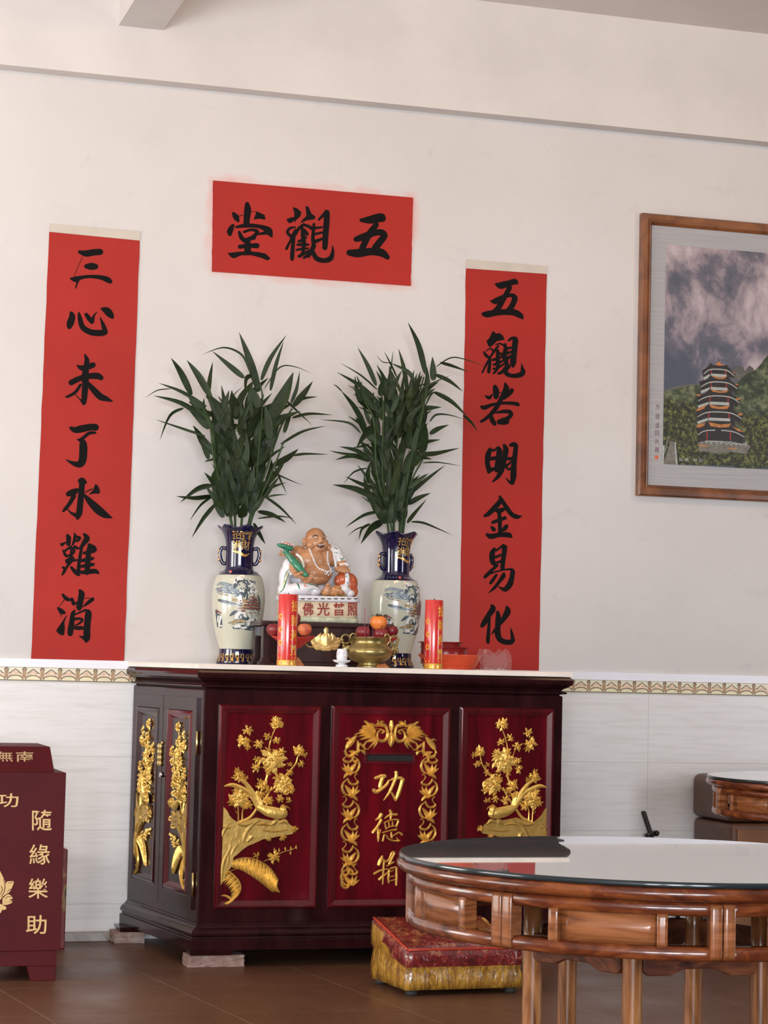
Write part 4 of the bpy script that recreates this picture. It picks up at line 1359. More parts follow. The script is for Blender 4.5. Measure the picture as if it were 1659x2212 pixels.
RP = [((1030, 530), (960, 250), (855, 25), 80), ((1105, 590), (1100, 480), (1095, 360), 90), ((1130, 460), (1280, 370), (1450, 400), (1640, 470), 20), ((1170, 420), (1280, 450), (1450, 510), 52), ((1120, 535), (1260, 600), (1390, 700), 68), ((980, 680), (1110, 610), (1275, 540), 24),
      ((1030, 830), (1080, 730), (1130, 705), (1200, 730), 26), ((1110, 705), (1280, 800), (1440, 950), 74), ((1390, 930), (1470, 1000), (1530, 1085), 48), ((1070, 990), (1130, 925), (1250, 925), (1420, 970), 30), ((1070, 1110), (1150, 1060), (1255, 1020), 68), ((960, 1310), (1120, 1300), (1360, 1245), 72),
      ((1000, 1390), (1150, 1385), (1380, 1420), 22), ((860, 1700), (1000, 1580), (1220, 1410), 62), ((860, 1640), (960, 1560), (1060, 1490), 62), ((860, 1790), (960, 1730), (1080, 1680), 72), ((850, 1970), (920, 1880), (1040, 1740), 54), ((890, 1960), (1000, 1970), (1130, 2020), (1290, 2090), 36),
      ((930, 890), (1050, 860), (1185, 850), 85), ((840, 770), (910, 690), (1000, 535), 115), ((920, 600), (850, 500), (680, 420), 58), ((690, 420), (610, 410), (550, 340), 14), ((850, 700), (820, 480), (765, 280), 64), ((650, 650), (690, 480), (715, 300), 26), ((750, 560), (690, 430), (625, 305), 26), ((670, 780), (720, 650), (800, 490), 80),
      ((800, 720), (760, 640), (690, 480), 48), ((550, 640), (470, 450), (370, 270), 64), ((560, 680), (400, 540), (200, 420), 24), ((560, 790), (390, 640), (170, 510), 62), ((540, 880), (430, 720), (360, 540), 76), ((400, 750), (330, 670), (275, 635), 18), ((450, 1050), (340, 850), (210, 690), 74), ((220, 700), (170, 650), (130, 625), 18),
      ((500, 920), (430, 870), (365, 845), 24), ((400, 1100), (280, 1000), (0, 970), 34), ((520, 1050), (450, 1100), (360, 1240), 115), ((480, 1210), (400, 1230), (310, 1245), 32), ((490, 1360), (360, 1270), (190, 1230), 64), ((380, 1310), (240, 1300), (90, 1270), 36), ((490, 1370), (330, 1320), (150, 1360), 68), ((460, 1440), (330, 1480), (230, 1600), 26),
      ((540, 1640), (400, 1590), (250, 1520), 54), ((560, 1740), (350, 1640), (125, 1600), 85), ((560, 1820), (460, 1750), (400, 1710), 22), ((570, 1860), (420, 1900), (245, 2020), 48), ((610, 1960), (500, 2020), (400, 2175), 110), ((490, 1980), (410, 2030), (385, 2140), 42), ((450, 2000), (360, 2030), (275, 2095), 20), ((600, 740), (600, 660), (600, 600), 95),
      ((1000, 1290), (1010, 1100), (1000, 940), 130), ((640, 1350), (650, 1100), (660, 920), 95), ((780, 1090), (770, 930), (760, 770), 100), ((560, 1300), (520, 1100), (510, 920), 95), ((600, 1600), (560, 1400), (540, 1250), 95), ((700, 1700), (740, 1500), (760, 1320), 85), ((480, 1590), (470, 1480), (500, 1370), 64), ((640, 1980), (640, 1900), (700, 1820), 140),
      ((820, 1500), (860, 1350), (900, 1260), 95), ((900, 1290), (930, 1150), (950, 1040), 85), ((850, 1250), (870, 1100), (830, 970), 85), ((880, 900), (880, 820), (900, 740), 110), ((900, 1350), (1000, 1340), (1090, 1355), 60), ((700, 900), (740, 800), (790, 720), 70)]
RS = [[(660, 1980), (610, 1500), (620, 900), (600, 720)], [(720, 1980), (720, 1500), (780, 1000), (830, 780)], [(800, 1980), (860, 1500), (980, 1000), (1060, 560)], [(780, 1980), (780, 1500), (920, 900), (1010, 560)], [(690, 1980), (560, 1500), (530, 1000), (440, 800)], [(820, 1980), (880, 1600), (1000, 1360)]]
plant(vl, LP, LS, (310, 700, 4.046), 'bushy cut bamboo leaves in the left vase, fanning out wide to both sides', 3, (120, 840, 300, 330, 1620, 800))
plant(vr, RP, RS, (690, 690, 4.484), 'upright cut bamboo leaves in the right vase, one leaf reaching over a red scroll', 8, (115, 720, 270, 270, 1880, 800))
# ------------------------------------------------------------------ dark wooden stand with the laughing figurine
SY0, SY1 = -0.52, -0.335        # front and back of the stand
DWOOD = m_wood('dark_wood', (0.016, 0.006, 0.006, 1), (0.026, 0.009, 0.009, 1), (0.038, 0.014, 0.012, 1), (6, 6, 2), 0.3, 0.25, 0.8)
sl, sr = at(563, 1338, SY0), at(852, 1350, SY0)
st_z = MT + 0.176
stand = thing('offering_stand', 'low dark wooden stand with a carved golden lotus, under the laughing figurine', 'stand', ((sl.x + sr.x) / 2, (SY0 + SY1) / 2, MT))
sx0, sx1 = sl.x, sr.x
b = MB()
b.box((sx0, SY0, st_z - 0.020), (sx1, SY1, st_z))
b.build('top', DWOOD, stand, bevel=0.005)
b = MB()
b.box((sx0 + 0.025, SY0 + 0.012, MT + 0.115), (sx1 - 0.025, SY1 - 0.012, st_z - 0.020))
b.box((sx0 + 0.030, SY0 + 0.018, MT + 0.014), (sx1 - 0.030, SY0 + 0.030, MT + 0.115))
b.box((sx0 + 0.030, SY1 - 0.03, MT + 0.014), (sx1 - 0.030, SY1 - 0.018, MT + 0.115))
b.build('front_panel', DWOOD, stand, bevel=0.003)
for x in (sx0 + 0.012, sx1 - 0.042):
    for y in (SY0 + 0.006, SY1 - 0.036):
        b = MB()
        b.box((x, y, MT + 0.0), (x + 0.03, y + 0.03, st_z - 0.020))
        b.hexa([(x - 0.010, y - 0.004, MT), (x + 0.040, y - 0.004, MT), (x + 0.040, y + 0.034, MT), (x - 0.010, y + 0.034, MT)], [(x, y, MT + 0.032), (x + 0.03, y, MT + 0.032), (x + 0.03, y + 0.03, MT + 0.032), (x, y + 0.03, MT + 0.032)])
        b.build('leg', DWOOD, stand, bevel=0.003)
b = MB()
b.box((sx0 - 0.004, SY0 - 0.002, MT), (sx1 + 0.004, SY0 + 0.028, MT + 0.014))
b.box((sx0 - 0.004, SY1 - 0.028, MT), (sx1 + 0.004, SY1 + 0.002, MT + 0.014))
b.build('base_rail', DWOOD, stand, bevel=0.003)
# lotus, drawn in the frame of crop (560,1270) x 5.53
lt = crop(560, 1270, 5.53, SY0 + 0.018)
b = MB()
def petal(pts, w, h0, rg=0.0035):
    brush(b, [(x, y, ww * 1.55) for (x, y), ww in zip(pts, w)], lt, rg, h0, per=5, cap=True)
for sg in (-1, 1):
    m = lambda x: 795 + sg * (x - 795)
    petal([(m(700), 600), (m(690), 530), (m(695), 475)], (50, 75, 20), 0.002)
    petal([(m(690), 640), (m(640), 590), (m(620), 545)], (40, 60, 8), 0.002)
    petal([(m(720), 660), (m(660), 650), (m(610), 620)], (40, 55, 8), 0.003)
    petal([(m(735), 690), (m(690), 705), (m(640), 690)], (40, 50, 8), 0.004)
    petal([(m(760), 660), (m(715), 600), (m(735), 535)], (50, 70, 10), 0.005)
    petal([(m(775), 660), (m(762), 600), (m(770), 545)], (50, 60, 10), 0.007)
    petal([(m(790), 705), (m(760), 715), (m(700), 720)], (40, 50, 8), 0.006)
petal([(795, 560), (795, 500), (795, 462)], (60, 85, 20), 0.004)
petal([(795, 665), (795, 610), (795, 550)], (50, 75, 10), 0.009)
petal([(770, 715), (800, 712), (850, 690)], (30, 50, 8), 0.007)
petal([(880, 700), (830, 715), (760, 728)], (10, 46, 8), 0.008)
# stem curls either side
for s in ('690,690,18 660,700,24 620,705,20 590,700,18 560,675,14 540,680,10',):
    brush(b, [tuple(float(q) for q in p.split(',')) for p in s.split()], lt, 0.005, 0.001)
b.build('gilded_lotus', GOLDF, stand)

# --- figurine
FY = -0.43
FS = 7.9
fig = thing('laughing_figurine', 'painted porcelain figurine of a laughing seated monk holding a green sceptre', 'figurine', (at(685, 1334, FY).x, FY, st_z))
fc = crop(580, 1120, FS, FY)
UN = 1.0 / FS / 556.0      # one crop unit in metres
_dz = st_z - fc(830, 1690).z
def fp(x, y, d=0.0):
    p = fc(x, y, d * UN)
    return Vector((p.x, p.y, p.z + _dz))
SKIN = N('porcelain_skin')
_v = SKIN.coord()
SKIN.l(SKIN.ramp(SKIN.noise(_v, 25, 4), [(0.3, (0.33, 0.135, 0.055, 1)), (0.7, (0.50, 0.26, 0.13, 1))]), SKIN.b.inputs['Base Color'])
SKIN.set(Roughness=0.3)
PWHITE = pm('porcelain_white', (0.68, 0.67, 0.70, 1), 0.16, var=0.05, scale=20, coat=0.4)
PGREEN = pm('porcelain_green', (0.02, 0.17, 0.09, 1), 0.2, var=0.3, scale=40, coat=0.4)
PRED = pm('porcelain_orange_red', (0.42, 0.085, 0.03, 1), 0.25, var=0.3, scale=25, coat=0.3)
PBROWN = pm('porcelain_tan', (0.45, 0.21, 0.075, 1), 0.3, var=0.35, scale=30)
PDARK = pm('porcelain_dark', (0.03, 0.022, 0.018, 1), 0.35)
PYEL = pm('porcelain_pale_yellow', (0.62, 0.58, 0.30, 1), 0.25)
PPINK = pm('porcelain_pink', (0.60, 0.22, 0.17, 1), 0.3)

def blend(name, mat, parent, balls, tubes=(), vox=0.0024, smooth=4):
    """one continuous skin grown over overlapping rounded masses"""
    b = MB()
    for e in balls:
        x, y, d, rx, ry, rz = e[:6]
        rot = None
        if len(e) > 6:
            rot = Matrix.Rotation(math.radians(e[6]), 3, 'Y')
        b.ball(fp(x, y, d), (rx * UN, ry * UN, rz * UN), 24, rot)
    for t in tubes:
        P = catmull(t, 5)
        b.tube([fp(x, y, d) for x, y, d, r in P], [r * UN for x, y, d, r in P], 12)
    o = b.build('tmp', mat, None)
    m = o.modifiers.new('r', 'REMESH')
    m.mode = 'VOXEL'
    m.voxel_size = vox
    m.use_smooth_shade = True
    m2 = o.modifiers.new('s', 'SMOOTH')
    m2.iterations = smooth
    m2.factor = 0.5
    dg = bpy.context.evaluated_depsgraph_get()
    me = bpy.data.meshes.new_from_object(o.evaluated_get(dg))
    me.name = name
    bpy.data.objects.remove(o)
    r = bpy.data.objects.new(name, me)
    for p in me.polygons:
        p.use_smooth = True
    link(r, parent)
    return r

def fingers(root, dirs, r, n=4):
    out = []
    for (x0, y0, d0), (x1, y1, d1), (x2, y2, d2) in dirs:
        out.append([(x0, y0, d0, r), (x1, y1, d1, r * 0.95), (x2, y2, d2, r * 0.7)])
    return out
body = blend('body', SKIN.m, fig, [
    (785, 250, 60, 180, 185, 180), (790, 340, 90, 190, 170, 160), (690, 375, 165, 85, 80, 85), (905, 370, 170, 75, 75, 85), (820, 445, 170, 115, 85, 60), (838, 318, 262, 38, 40, 30), (836, 285, 245, 24, 30, 45),
    (745, 235, 205, 60, 30, 24), (895, 240, 205, 55, 30, 24), (597, 310, 30, 30, 45, 62), (600, 365, 40, 26, 30, 40), (1015, 410, 60, 55, 50, 62), (985, 330, 45, 26, 40, 55),
    (780, 520, 20, 200, 170, 110), (700, 640, 60, 330, 230, 230), (500, 520, 20, 140, 150, 150), (930, 600, 40, 220, 190, 190), (770, 850, 130, 310, 250, 190), (760, 950, 140, 260, 220, 120),
    (620, 720, 190, 70, 30, 50), (930, 720, 190, 70, 30, 50),
    (450, 890, 310, 110, 85, 52), (525, 945, 360, 105, 62, 36, 12),
    (1210, 800, 240, 110, 85, 55), (1150, 790, 200, 80, 70, 60),
    (925, 1150, 330, 75, 60, 95), (925, 1075, 345, 40, 40, 55), (1120, 1165, 330, 110, 60, 50, 20)],
    tubes=[
        [(400, 560, 0, 110), (380, 720, 90, 95), (420, 860, 280, 68)],
        [(1120, 640, 60, 110), (1230, 720, 170, 85), (1215, 790, 230, 60)],
        # open palm under the sceptre: four fingers and the thumb
        [(560, 925, 395, 23), (620, 905, 430, 20), (662, 880, 440, 13)], [(560, 955, 385, 23), (630, 945, 420, 20), (680, 912, 430, 13)],
        [(545, 985, 370, 23), (610, 985, 400, 20), (660, 960, 405, 13)], [(520, 1005, 345, 21), (575, 1020, 370, 18), (620, 1008, 372, 12)],
        [(430, 870, 370, 28), (470, 850, 420, 25), (495, 875, 435, 17)],
        # hand resting on the knee
        [(1165, 790, 290, 24), (1170, 830, 320, 22), (1175, 860, 315, 15)], [(1205, 785, 295, 25), (1215, 830, 325, 23), (1222, 865, 320, 15)],
        [(1248, 785, 290, 25), (1262, 830, 318, 22), (1270, 862, 312, 15)], [(1288, 785, 270, 23), (1308, 825, 295, 20), (1315, 855, 290, 14)],
        [(1140, 800, 270, 26), (1125, 830, 290, 22), (1130, 850, 290, 14)],
        # toes
        [(900, 1075, 390, 18), (895, 1040, 395, 13)], [(925, 1065, 395, 22), (925, 1020, 400, 15)], [(950, 1080, 385, 16), (955, 1050, 390, 12)]])
robe = blend('robe', PWHITE, fig, [
    (1130, 540, 10, 150, 160, 170), (1190, 640, 70, 130, 140, 120), (1250, 715, 150, 120, 110, 62), (1080, 480, -20, 110, 150, 130),
    (560, 1120, 170, 280, 230, 130), (400, 1140, 120, 170, 180, 120), (720, 1160, 200, 140, 180, 95), (330, 760, 40, 110, 130, 180), (270, 930, 20, 100, 150, 220), (240, 1130, 20, 90, 140, 130), (400, 830, 100, 90, 110, 60, -30),
    (1230, 1140, 220, 120, 130, 110), (1330, 1200, 210, 90, 130, 70), (1270, 960, 250, 55, 70, 130), (780, 900, -90, 430, 150, 360), (800, 1130, -40, 520, 190, 130)],
    tubes=[[(1060, 520, 140, 24), (1090, 640, 190, 26), (1095, 760, 220, 22)], [(430, 530, 165, 26), (500, 600, 235, 28), (530, 720, 275, 26), (520, 790, 285, 20)]])
trousers = blend('trousers', PRED, fig, [(1350, 1040, 90, 160, 190, 205), (1230, 960, 170, 140, 130, 140), (1400, 1170, 80, 115, 170, 100), (1140, 990, 200, 70, 80, 110)])
cloth = blend('sash', PBROWN, fig, [(1010, 1190, 260, 160, 110, 62), (1100, 1120, 270, 95, 80, 60), (880, 1190, 290, 60, 60, 62), (1180, 1210, 270, 90, 70, 42)], tubes=[[(1010, 1090, 330, 26), (1060, 1150, 350, 24), (1150, 1220, 330, 20)], [(990, 1120, 340, 22), (1020, 1190, 350, 20), (1080, 1240, 330, 18)]])
# sceptre with a mushroom-cloud head
scept = blend('sceptre', PGREEN, fig, [(250, 405, 170, 165, 90, 48, 12), (300, 430, 190, 100, 70, 45, 12)], tubes=[[(230, 470, 150, 45), (290, 540, 180, 50), (380, 660, 230, 72), (430, 740, 310, 75), (490, 840, 370, 58), (545, 895, 415, 42), (585, 895, 420, 24)]], vox=0.003)
b = MB()
b.ball(fp(280, 362, 190), (120 * UN, 70 * UN, 26 * UN), 20, Matrix.Rotation(math.radians(14), 3, 'Y'))
hd = b.build('sceptre_face', PPINK, scept)
b = MB()
for k in range(12):
    a = 2 * PI * k / 12
    b.ball(fp(280 + 95 * math.cos(a), 352 + 22 * math.sin(a) + 22 * math.cos(a), 215 + 40 * math.sin(a)), 13 * UN, 8)
b.build('sceptre_petal', PWHITE, scept)
b = MB()
b.tube([fp(x, y, d) for x, y, d in catmull([(190, 470, 120), (175, 540, 110), (230, 545, 130), (250, 520, 150)], 4)], 20 * UN, 8)
b.build('sceptre_cloud', PBROWN, scept)
# bead necklace hugging the chest
dg = bpy.context.evaluated_depsgraph_get()
bv = BVHTree.FromObject(body, dg)
def on_body(x, y, lift, bvh=bv):
    p = fp(x, y, 0)
    r = bvh.ray_cast(Vector((p.x, -3, p.z)), Vector((0, 1, 0)))
    q = r[0] if r[0] is not None else p
    return Vector((q.x, q.y - lift, q.z))
b = MB()
path = catmull([(655, 455), (668, 530), (690, 600), (725, 690), (760, 770), (850, 815), (930, 835), (1000, 800), (975, 720), (950, 620), (955, 530), (970, 470)], 12)
acc, last = 0, None
for x, y in path:
    if last is None or math.hypot(x - last[0], y - last[1]) > 33:
        b.ball(on_body(x, y, 9 * UN), 19 * UN, 10)
        last = (x, y)
for x, y in ((900, 870), (920, 850), (980, 860), (1015, 830), (945, 890)):
    b.ball(on_body(x, y, 9 * UN), 17 * UN, 10)
b.build('bead_necklace', PWHITE, fig)
# painted face and navel
b = MB()
def ftf(x, y, h=0.0):
    return on_body(x, y, 0.0006 + h)
b.mi = 0
for s in ('690,255,8 720,225,20 755,215,22 795,232,6', '870,240,6 905,215,20 935,225,20 955,255,6', '725,275,8 760,262,10 790,272,6', '865,280,6 900,268,10 935,280,6', '815,333,6 826,337,9', '850,337,9 862,333,6'):
    brush(b, [tuple(float(q) for q in p.split(',')) for p in s.split()], ftf)
b.mi = 1
brush(b, [(765, 385, 10), (815, 405, 52), (870, 400, 44), (900, 375, 10)], ftf)
b.mi = 2
brush(b, [(785, 382, 8), (825, 383, 16), (875, 380, 8)], ftf, 0, 0.0006)
b.mi = 3
brush(b, [(960, 900, 18), (940, 930, 14), (970, 950, 14), (995, 930, 12)], ftf)
b.build('painted_features', [PDARK, pm('mouth_red', (0.08, 0.012, 0.01, 1), 0.4), PWHITE, PBROWN], fig)
bvr = BVHTree.FromObject(robe, dg)
b = MB()
def rtf(x, y, h=0.0):
    return on_body(x, y, 0.0006 + h, bvr)
b.mi = 0
for s in ('1100,420,14 1140,440,20', '1090,500,8 1135,515,14', '1160,600,10 1210,620,18 1240,580,8', '1180,640,8 1230,650,12', '420,1010,14 430,1070,26 440,1130,10', '610,1040,14 700,1060,18 780,1090,12', '1270,1020,12 1300,1070,22 1270,1110,10'):
    brush(b, [tuple(float(q) for q in p.split(',')) for p in s.split()], rtf)
b.mi = 1
for s in ('530,1070,36 545,1080,30', '340,1000,14 350,1020,14'):
    brush(b, [tuple(float(q) for q in p.split(',')) for p in s.split()], rtf)
b.mi = 2
for s in ('300,820,16 250,960,24 200,1120,30 150,1200,20',):
    brush(b, [tuple(float(q) for q in p.split(',')) for p in s.split()], rtf)
b.mi = 2
for s in ('420,560,10 500,600,18 530,680,16 520,740,8', '1040,540,8 1070,640,16 1085,740,12'):
    brush(b, [tuple(float(q) for q in p.split(',')) for p in s.split()], rtf)
b.mi = 0
for s in ('330,830,8 275,960,14 225,1110,18 165,1190,10', '1010,510,6 1045,600,12 1070,720,10', '1250,900,10 1230,980,50 1180,1040,36', '560,1190,4 640,1130,7 760,1150,5', '330,760,8 250,880,10 230,1000,6'):
    brush(b, [tuple(float(q) for q in p.split(',')) for p in s.split()], rtf)
b.build('robe_flowers', [PGREEN, PPINK, PYEL], robe)
# base with raised red characters
def rounded(x0, x1, y0, y1, r, n=6):
    pts = []
    for cx, cy, a0 in ((x1 - r, y1 - r, 0), (x0 + r, y1 - r, PI / 2), (x0 + r, y0 + r, PI), (x1 - r, y0 + r, 1.5 * PI)):
        for i in range(n + 1):
            a = a0 + PI / 2 * i / n
            pts.append((cx + r * math.cos(a), cy + r * math.sin(a)))
    return pts
def slab(mb, grow_, z0, z1, bev):
    xl, xr = fp(190, 1500).x, fp(1462, 1500).x
    base = lambda g: rounded(xl - g, xr + g, FY - 0.075 - g, FY + 0.065 + g, 0.03 + g)
    rows = [[mb.v((x, y, z)) for x, y in base(g)] for g, z in ((grow_ - bev, z0), (grow_, z0 + bev), (grow_, z1 - bev), (grow_ - bev, z1))]
    for j in range(3):
        A, B = rows[j], rows[j + 1]
        for i in range(len(A)):
            k = (i + 1) % len(A)
            mb.face([A[i], A[k], B[k], B[i]], True)
    mb.face(rows[0][::-1])
    mb.face(rows[-1])
zt = fp(830, 1245).z
zr = fp(830, 1340).z
zb = fp(830, 1605).z
b = MB()
slab(b, 0.0, zb, zr, 0.002)
bs = b.build('base', pm('base_cream', (0.62, 0.52, 0.36, 1), 0.3, var=0.15, scale=30), fig)
b = MB()
slab(b, 0.009, zr, zt, 0.004)
b.build('base_rim', PWHITE, fig)
b = MB()
slab(b, 0.005, st_z, zb, 0.003)
b.build('base_foot', pm('base_pale_green', (0.48, 0.50, 0.36, 1), 0.3, var=0.3, scale=60), fig)
bt = lambda x, y, h=0.0: Vector((fp(x, y).x, FY - 0.075 - h, fp(x, y).z))
CHRED = pm('raised_red', (0.26, 0.03, 0.018, 1), 0.35, var=0.2)
for g, x, w in zip(glyphs('佛光普照', 1, 0, 0.012), (590, 850, 1115, 1345), (180, 210, 200, 170)):
    b = MB()
    put_glyph(b, g, x, 1468, w, 225, bt, 0.0005, 0.0035)
    b.build('raised_character', CHRED, bs)
b = MB()
rng = random.Random(3)
for k in range(22):
    x = 240 + k * 56
    if k % 2 == 0:
        brush(b, [(x, 1290, 14), (x + 40, 1296, 20), (x + 70, 1288, 8)], lambda x, y, h=0.0: Vector((fp(x, y).x, FY - 0.0845 - h, fp(x, y).z)), 0, 0.0006)
b.build('rim_pattern', PDARK, fig)

# ------------------------------------------------------------------ two printed red candle tubes
CRED = pm('candle_red', (0.58, 0.020, 0.014, 1), 0.25, var=0.08, scale=40, coat=1.0)
CRED.node_tree.nodes['Principled BSDF'].inputs['Coat Roughness'].default_value = 0.17
CGOLD = m_gold('foil_gold', (0.85, 0.55, 0.10), 0.28, 0.0)
CLEAR = m_glass('clear_plastic', (0.98, 0.97, 0.97), 0.02, 1.35)
CGREY = pm('print_grey', (0.35, 0.36, 0.36, 1), 0.4)
CORNG = pm('print_orange', (0.70, 0.22, 0.03, 1), 0.35)
FOILG = pm('printed_gold', (0.80, 0.46, 0.04, 1), 0.3, var=0.2, scale=90)
def candle(px, py, Y, r, h, label, rot):
    p = at(px, py, Y)
    c = (p.x, Y, MT)
    root = thing('votive_candle', label, 'candle', c, 'red printed candles on the marble slab')
    b = MB()
    b.lathe([(r * 0.985, 0.020), (r, 0.022), (r, h - 0.003), (r * 0.96, h), (r * 0.90, h), (r * 0.90, h - 0.012)], c, 40)
    bd = b.build('body', CRED, root)
    b = MB()
    b.lathe([(r * 1.01, 0.0), (r * 1.02, 0.003), (r * 1.02, 0.020), (r * 0.99, 0.0225)], c, 40)
    b.build('foil_foot', CGOLD, root)
    b = MB()
    b.lathe([(0.0, h - 0.002), (0.002, h - 0.002), (0.0018, h + 0.006), (0.0, h + 0.006)], c, 8, caps=False)
    b.build('wick', INK, root)
    def tf(x, y, hh=0.0):     # x in radians from the front, y metres from the top
        a = -PI / 2 - 0.03 + rot + x
        q = r + 0.0005 + hh
        return Vector((c[0] + q * math.cos(a), c[1] + q * math.sin(a), MT + h - y))
    b = MB()
    G = glyphs('招財進寶', 1, 0, 0.006)
    for i, g in enumerate(G):
        put_glyph(b, g, 0.52, 0.044 + i * 0.056, 0.78, 0.042, tf)
    b.build('gold_lettering', FOILG, bd)
    b = MB()
    b.mi = 0
    for y in (0.085, 0.135, 0.185):
        poly(b, [(-1.02 + 0.24 * math.cos(t), y + 0.011 * math.sin(t)) for t in [2 * PI * k / 12 for k in range(12)]], tf, 0.0002)
        for k in range(3):
            b.mi = 3
            brush(b, [(-1.15, y - 0.005 + k * 0.005, 0.002), (-0.9, y - 0.005 + k * 0.005, 0.002)], tf, 0, 0.0004)
        b.mi = 0
    # printed ingots above the foot
    for cx in (0.55, -1.0):
        b.mi = 1
        poly(b, [(cx - 0.40, h - 0.068), (cx - 0.15, h - 0.078), (cx + 0.2, h - 0.078), (cx + 0.42, h - 0.062), (cx + 0.3, h - 0.048), (cx - 0.3, h - 0.048)], tf, 0.0002)
        b.mi = 2
        poly(b, [(cx - 0.45, h - 0.046), (cx + 0.45, h - 0.046), (cx + 0.40, h - 0.034), (cx - 0.40, h - 0.034)], tf, 0.0002)
        b.mi = 0
        poly(b, [(cx - 0.30, h - 0.033), (cx + 0.32, h - 0.033), (cx + 0.25, h - 0.026), (cx - 0.25, h - 0.026)], tf, 0.0003)
    b.build('printed_pattern', [FOILG, CGREY, CORNG, CRED], bd)
    b = MB()
    for k in range(10):
        a = k * 0.63
        brush(b, [(a, h - 0.014, 0.010), (a + 0.14, h - 0.009, 0.014), (a + 0.28, h - 0.014, 0.008)], lambda x, y, hh=0.0: Vector((c[0] + (r * 1.022 + 0.0004) * math.cos(x), c[1] + (r * 1.022 + 0.0004) * math.sin(x), MT + h - y)), 0, 0)
    b.build('foot_pattern', CORNG, bd)
    return root
candle(619, 1437, -0.83, 0.0375, 0.272, 'red and gold printed candle in front of the stand and its left fruit bowl', 0.0)
candle(935, 1442, -0.76, 0.0365, 0.271, 'red and gold printed candle standing by itself right of the censer, beside the red dishes', 0.05)

# ------------------------------------------------------------------ fruit on two red footed dishes
DISHR = pm('red_plastic', (0.42, 0.016, 0.012, 1), 0.3, var=0.06)
def fruit_dish(px, py, Y, rr, label):
    """lobed shallow bowl on a stem; px, py = rim centre in the photo"""
    p = at(px, py, Y)
    c = (p.x, Y, MT)
    hz = p.z - MT
    root = thing('fruit_dish', label, 'dish', c, 'red footed fruit dishes')
    b = MB()
    def lob(a, r, z, j):
        t = max(0.0, (r - 0.02) / rr)
        w = abs(math.cos(2.5 * a + 0.4))
        return r * (1 - 0.16 * t * w), z + 0.010 * t * t * (1 - w)
    b.lathe([(0.014, hz - 0.048), (0.030, hz - 0.042), (rr * 0.62, hz - 0.022), (rr * 0.88, hz - 0.008), (rr, hz), (rr * 0.985, hz + 0.001), (rr * 0.84, hz - 0.006), (rr * 0.58, hz - 0.018), (0.02, hz - 0.036)], c, 50, lob)
    b.build('bowl', DISHR, root)
    b = MB()
    b.lathe([(0.040, 0.0), (0.041, 0.004), (0.022, 0.010), (0.011, 0.022), (0.010, hz - 0.052), (0.016, hz - 0.044)], c, 28)
    b.build('stem', DISHR, root)
    return c, hz
def fruit(name, label, cat, mat, c, r, squash, top, seed, calyx=False, grp=None):
    b = MB()
    n = 5 if calyx else 4
    prof = [(0.001, -0.86), (0.35, -0.93), (0.70, -0.72), (0.95, -0.25), (1.0, 0.1), (0.93, 0.45), (0.70, 0.75), (0.40, 0.86), (0.15, 0.78), (0.02, 0.70)]
    def fn(a, rr, z, j):
        return rr * (1 + 0.025 * math.cos(n * a + seed)), z
    b.lathe([(a * r, z * r * squash) for a, z in catmull(prof, 3)], (0, 0, 0), 28, fn)
    root = thing(name, label, cat, c, grp)
    o = b.build('flesh', mat, None)
    for v in o.data.vertices:
        v.co = v.co + Vector(c)
    o.parent = root
    o.matrix_parent_inverse = Matrix.Translation(c).inverted()
    b = MB()
    zt = c[2] + 0.74 * r * squash
    if calyx:
        for k in range(4):
            a = PI / 4 + k * PI / 2 + seed
            d = Vector((math.cos(a), math.sin(a), 0))
            s = Vector((-d.y, d.x, 0))
            q = Vector((c[0], c[1], zt))
            pts = [(q, 0.004), (q + d * r * 0.4 + Vector((0, 0, 0.006)), 0.011), (q + d * r * 0.8 + Vector((0, 0, 0.004)), 0.009), (q + d * r * 1.0 + Vector((0, 0, 0.012)), 0.001)]
            prev = None
            for pp, w in pts:
                cur = (b.v(pp + s * w), b.v(pp - s * w))
                if prev:
                    b.face([prev[0], prev[1], cur[1], cur[0]])
                prev = cur
        b.build('calyx', top, root)
    else:
        b.tube([(c[0], c[1], zt - 0.003), (c[0] + 0.002, c[1], zt + 0.008), (c[0] + 0.005, c[1], zt + 0.014)], [0.0018, 0.0015, 0.0018], 6)
        b.build('stalk', top, root)
    return root
APPLE = N('apple_skin')
_v = APPLE.coord()
APPLE.l(APPLE.ramp(APPLE.noise(_v, 14, 4, 0.6, 0.4), [(0.3, (0.16, 0.010, 0.016, 1)), (0.7, (0.27, 0.028, 0.028, 1))]), APPLE.b.inputs['Base Color'])
APPLE.set(Roughness=0.35)
PEACH = N('peach_skin')
_v = PEACH.coord()
PEACH.l(PEACH.ramp(PEACH.noise(_v, 16, 4, 0.6, 0.4), [(0.3, (0.46, 0.06, 0.03, 1)), (0.6, (0.66, 0.20, 0.07, 1)), (0.8, (0.72, 0.34, 0.12, 1))]), PEACH.b.inputs['Base Color'])
PEACH.set(Roughness=0.45)
PERS = N('persimmon_skin')
_v = PERS.coord()
PERS.l(PERS.ramp(PERS.noise(_v, 9, 3), [(0.3, (0.62, 0.13, 0.02, 1)), (0.7, (0.78, 0.25, 0.045, 1))]), PERS.b.inputs['Base Color'])
PERS.set(Roughness=0.4)
STALK = pm('fruit_stalk', (0.06, 0.035, 0.02, 1), 0.8)
CALYX = pm('dry_calyx', (0.045, 0.035, 0.022, 1), 0.8, var=0.3)
DY = -0.675
cd, hz = fruit_dish(634, 1376, DY, 0.094, 'red footed fruit dish behind the candle, in front of the dark wooden stand')
def fat(px, py, Y, r):
    p = at(px, py, Y)
    return (p.x, Y, p.z)
fruit('apple', 'dark red apple at the left edge of the dish behind the candle', 'apple', APPLE.m, fat(592, 1360, DY, 0), 0.0285, 0.92, STALK, 1, grp='apples on the fruit dishes')
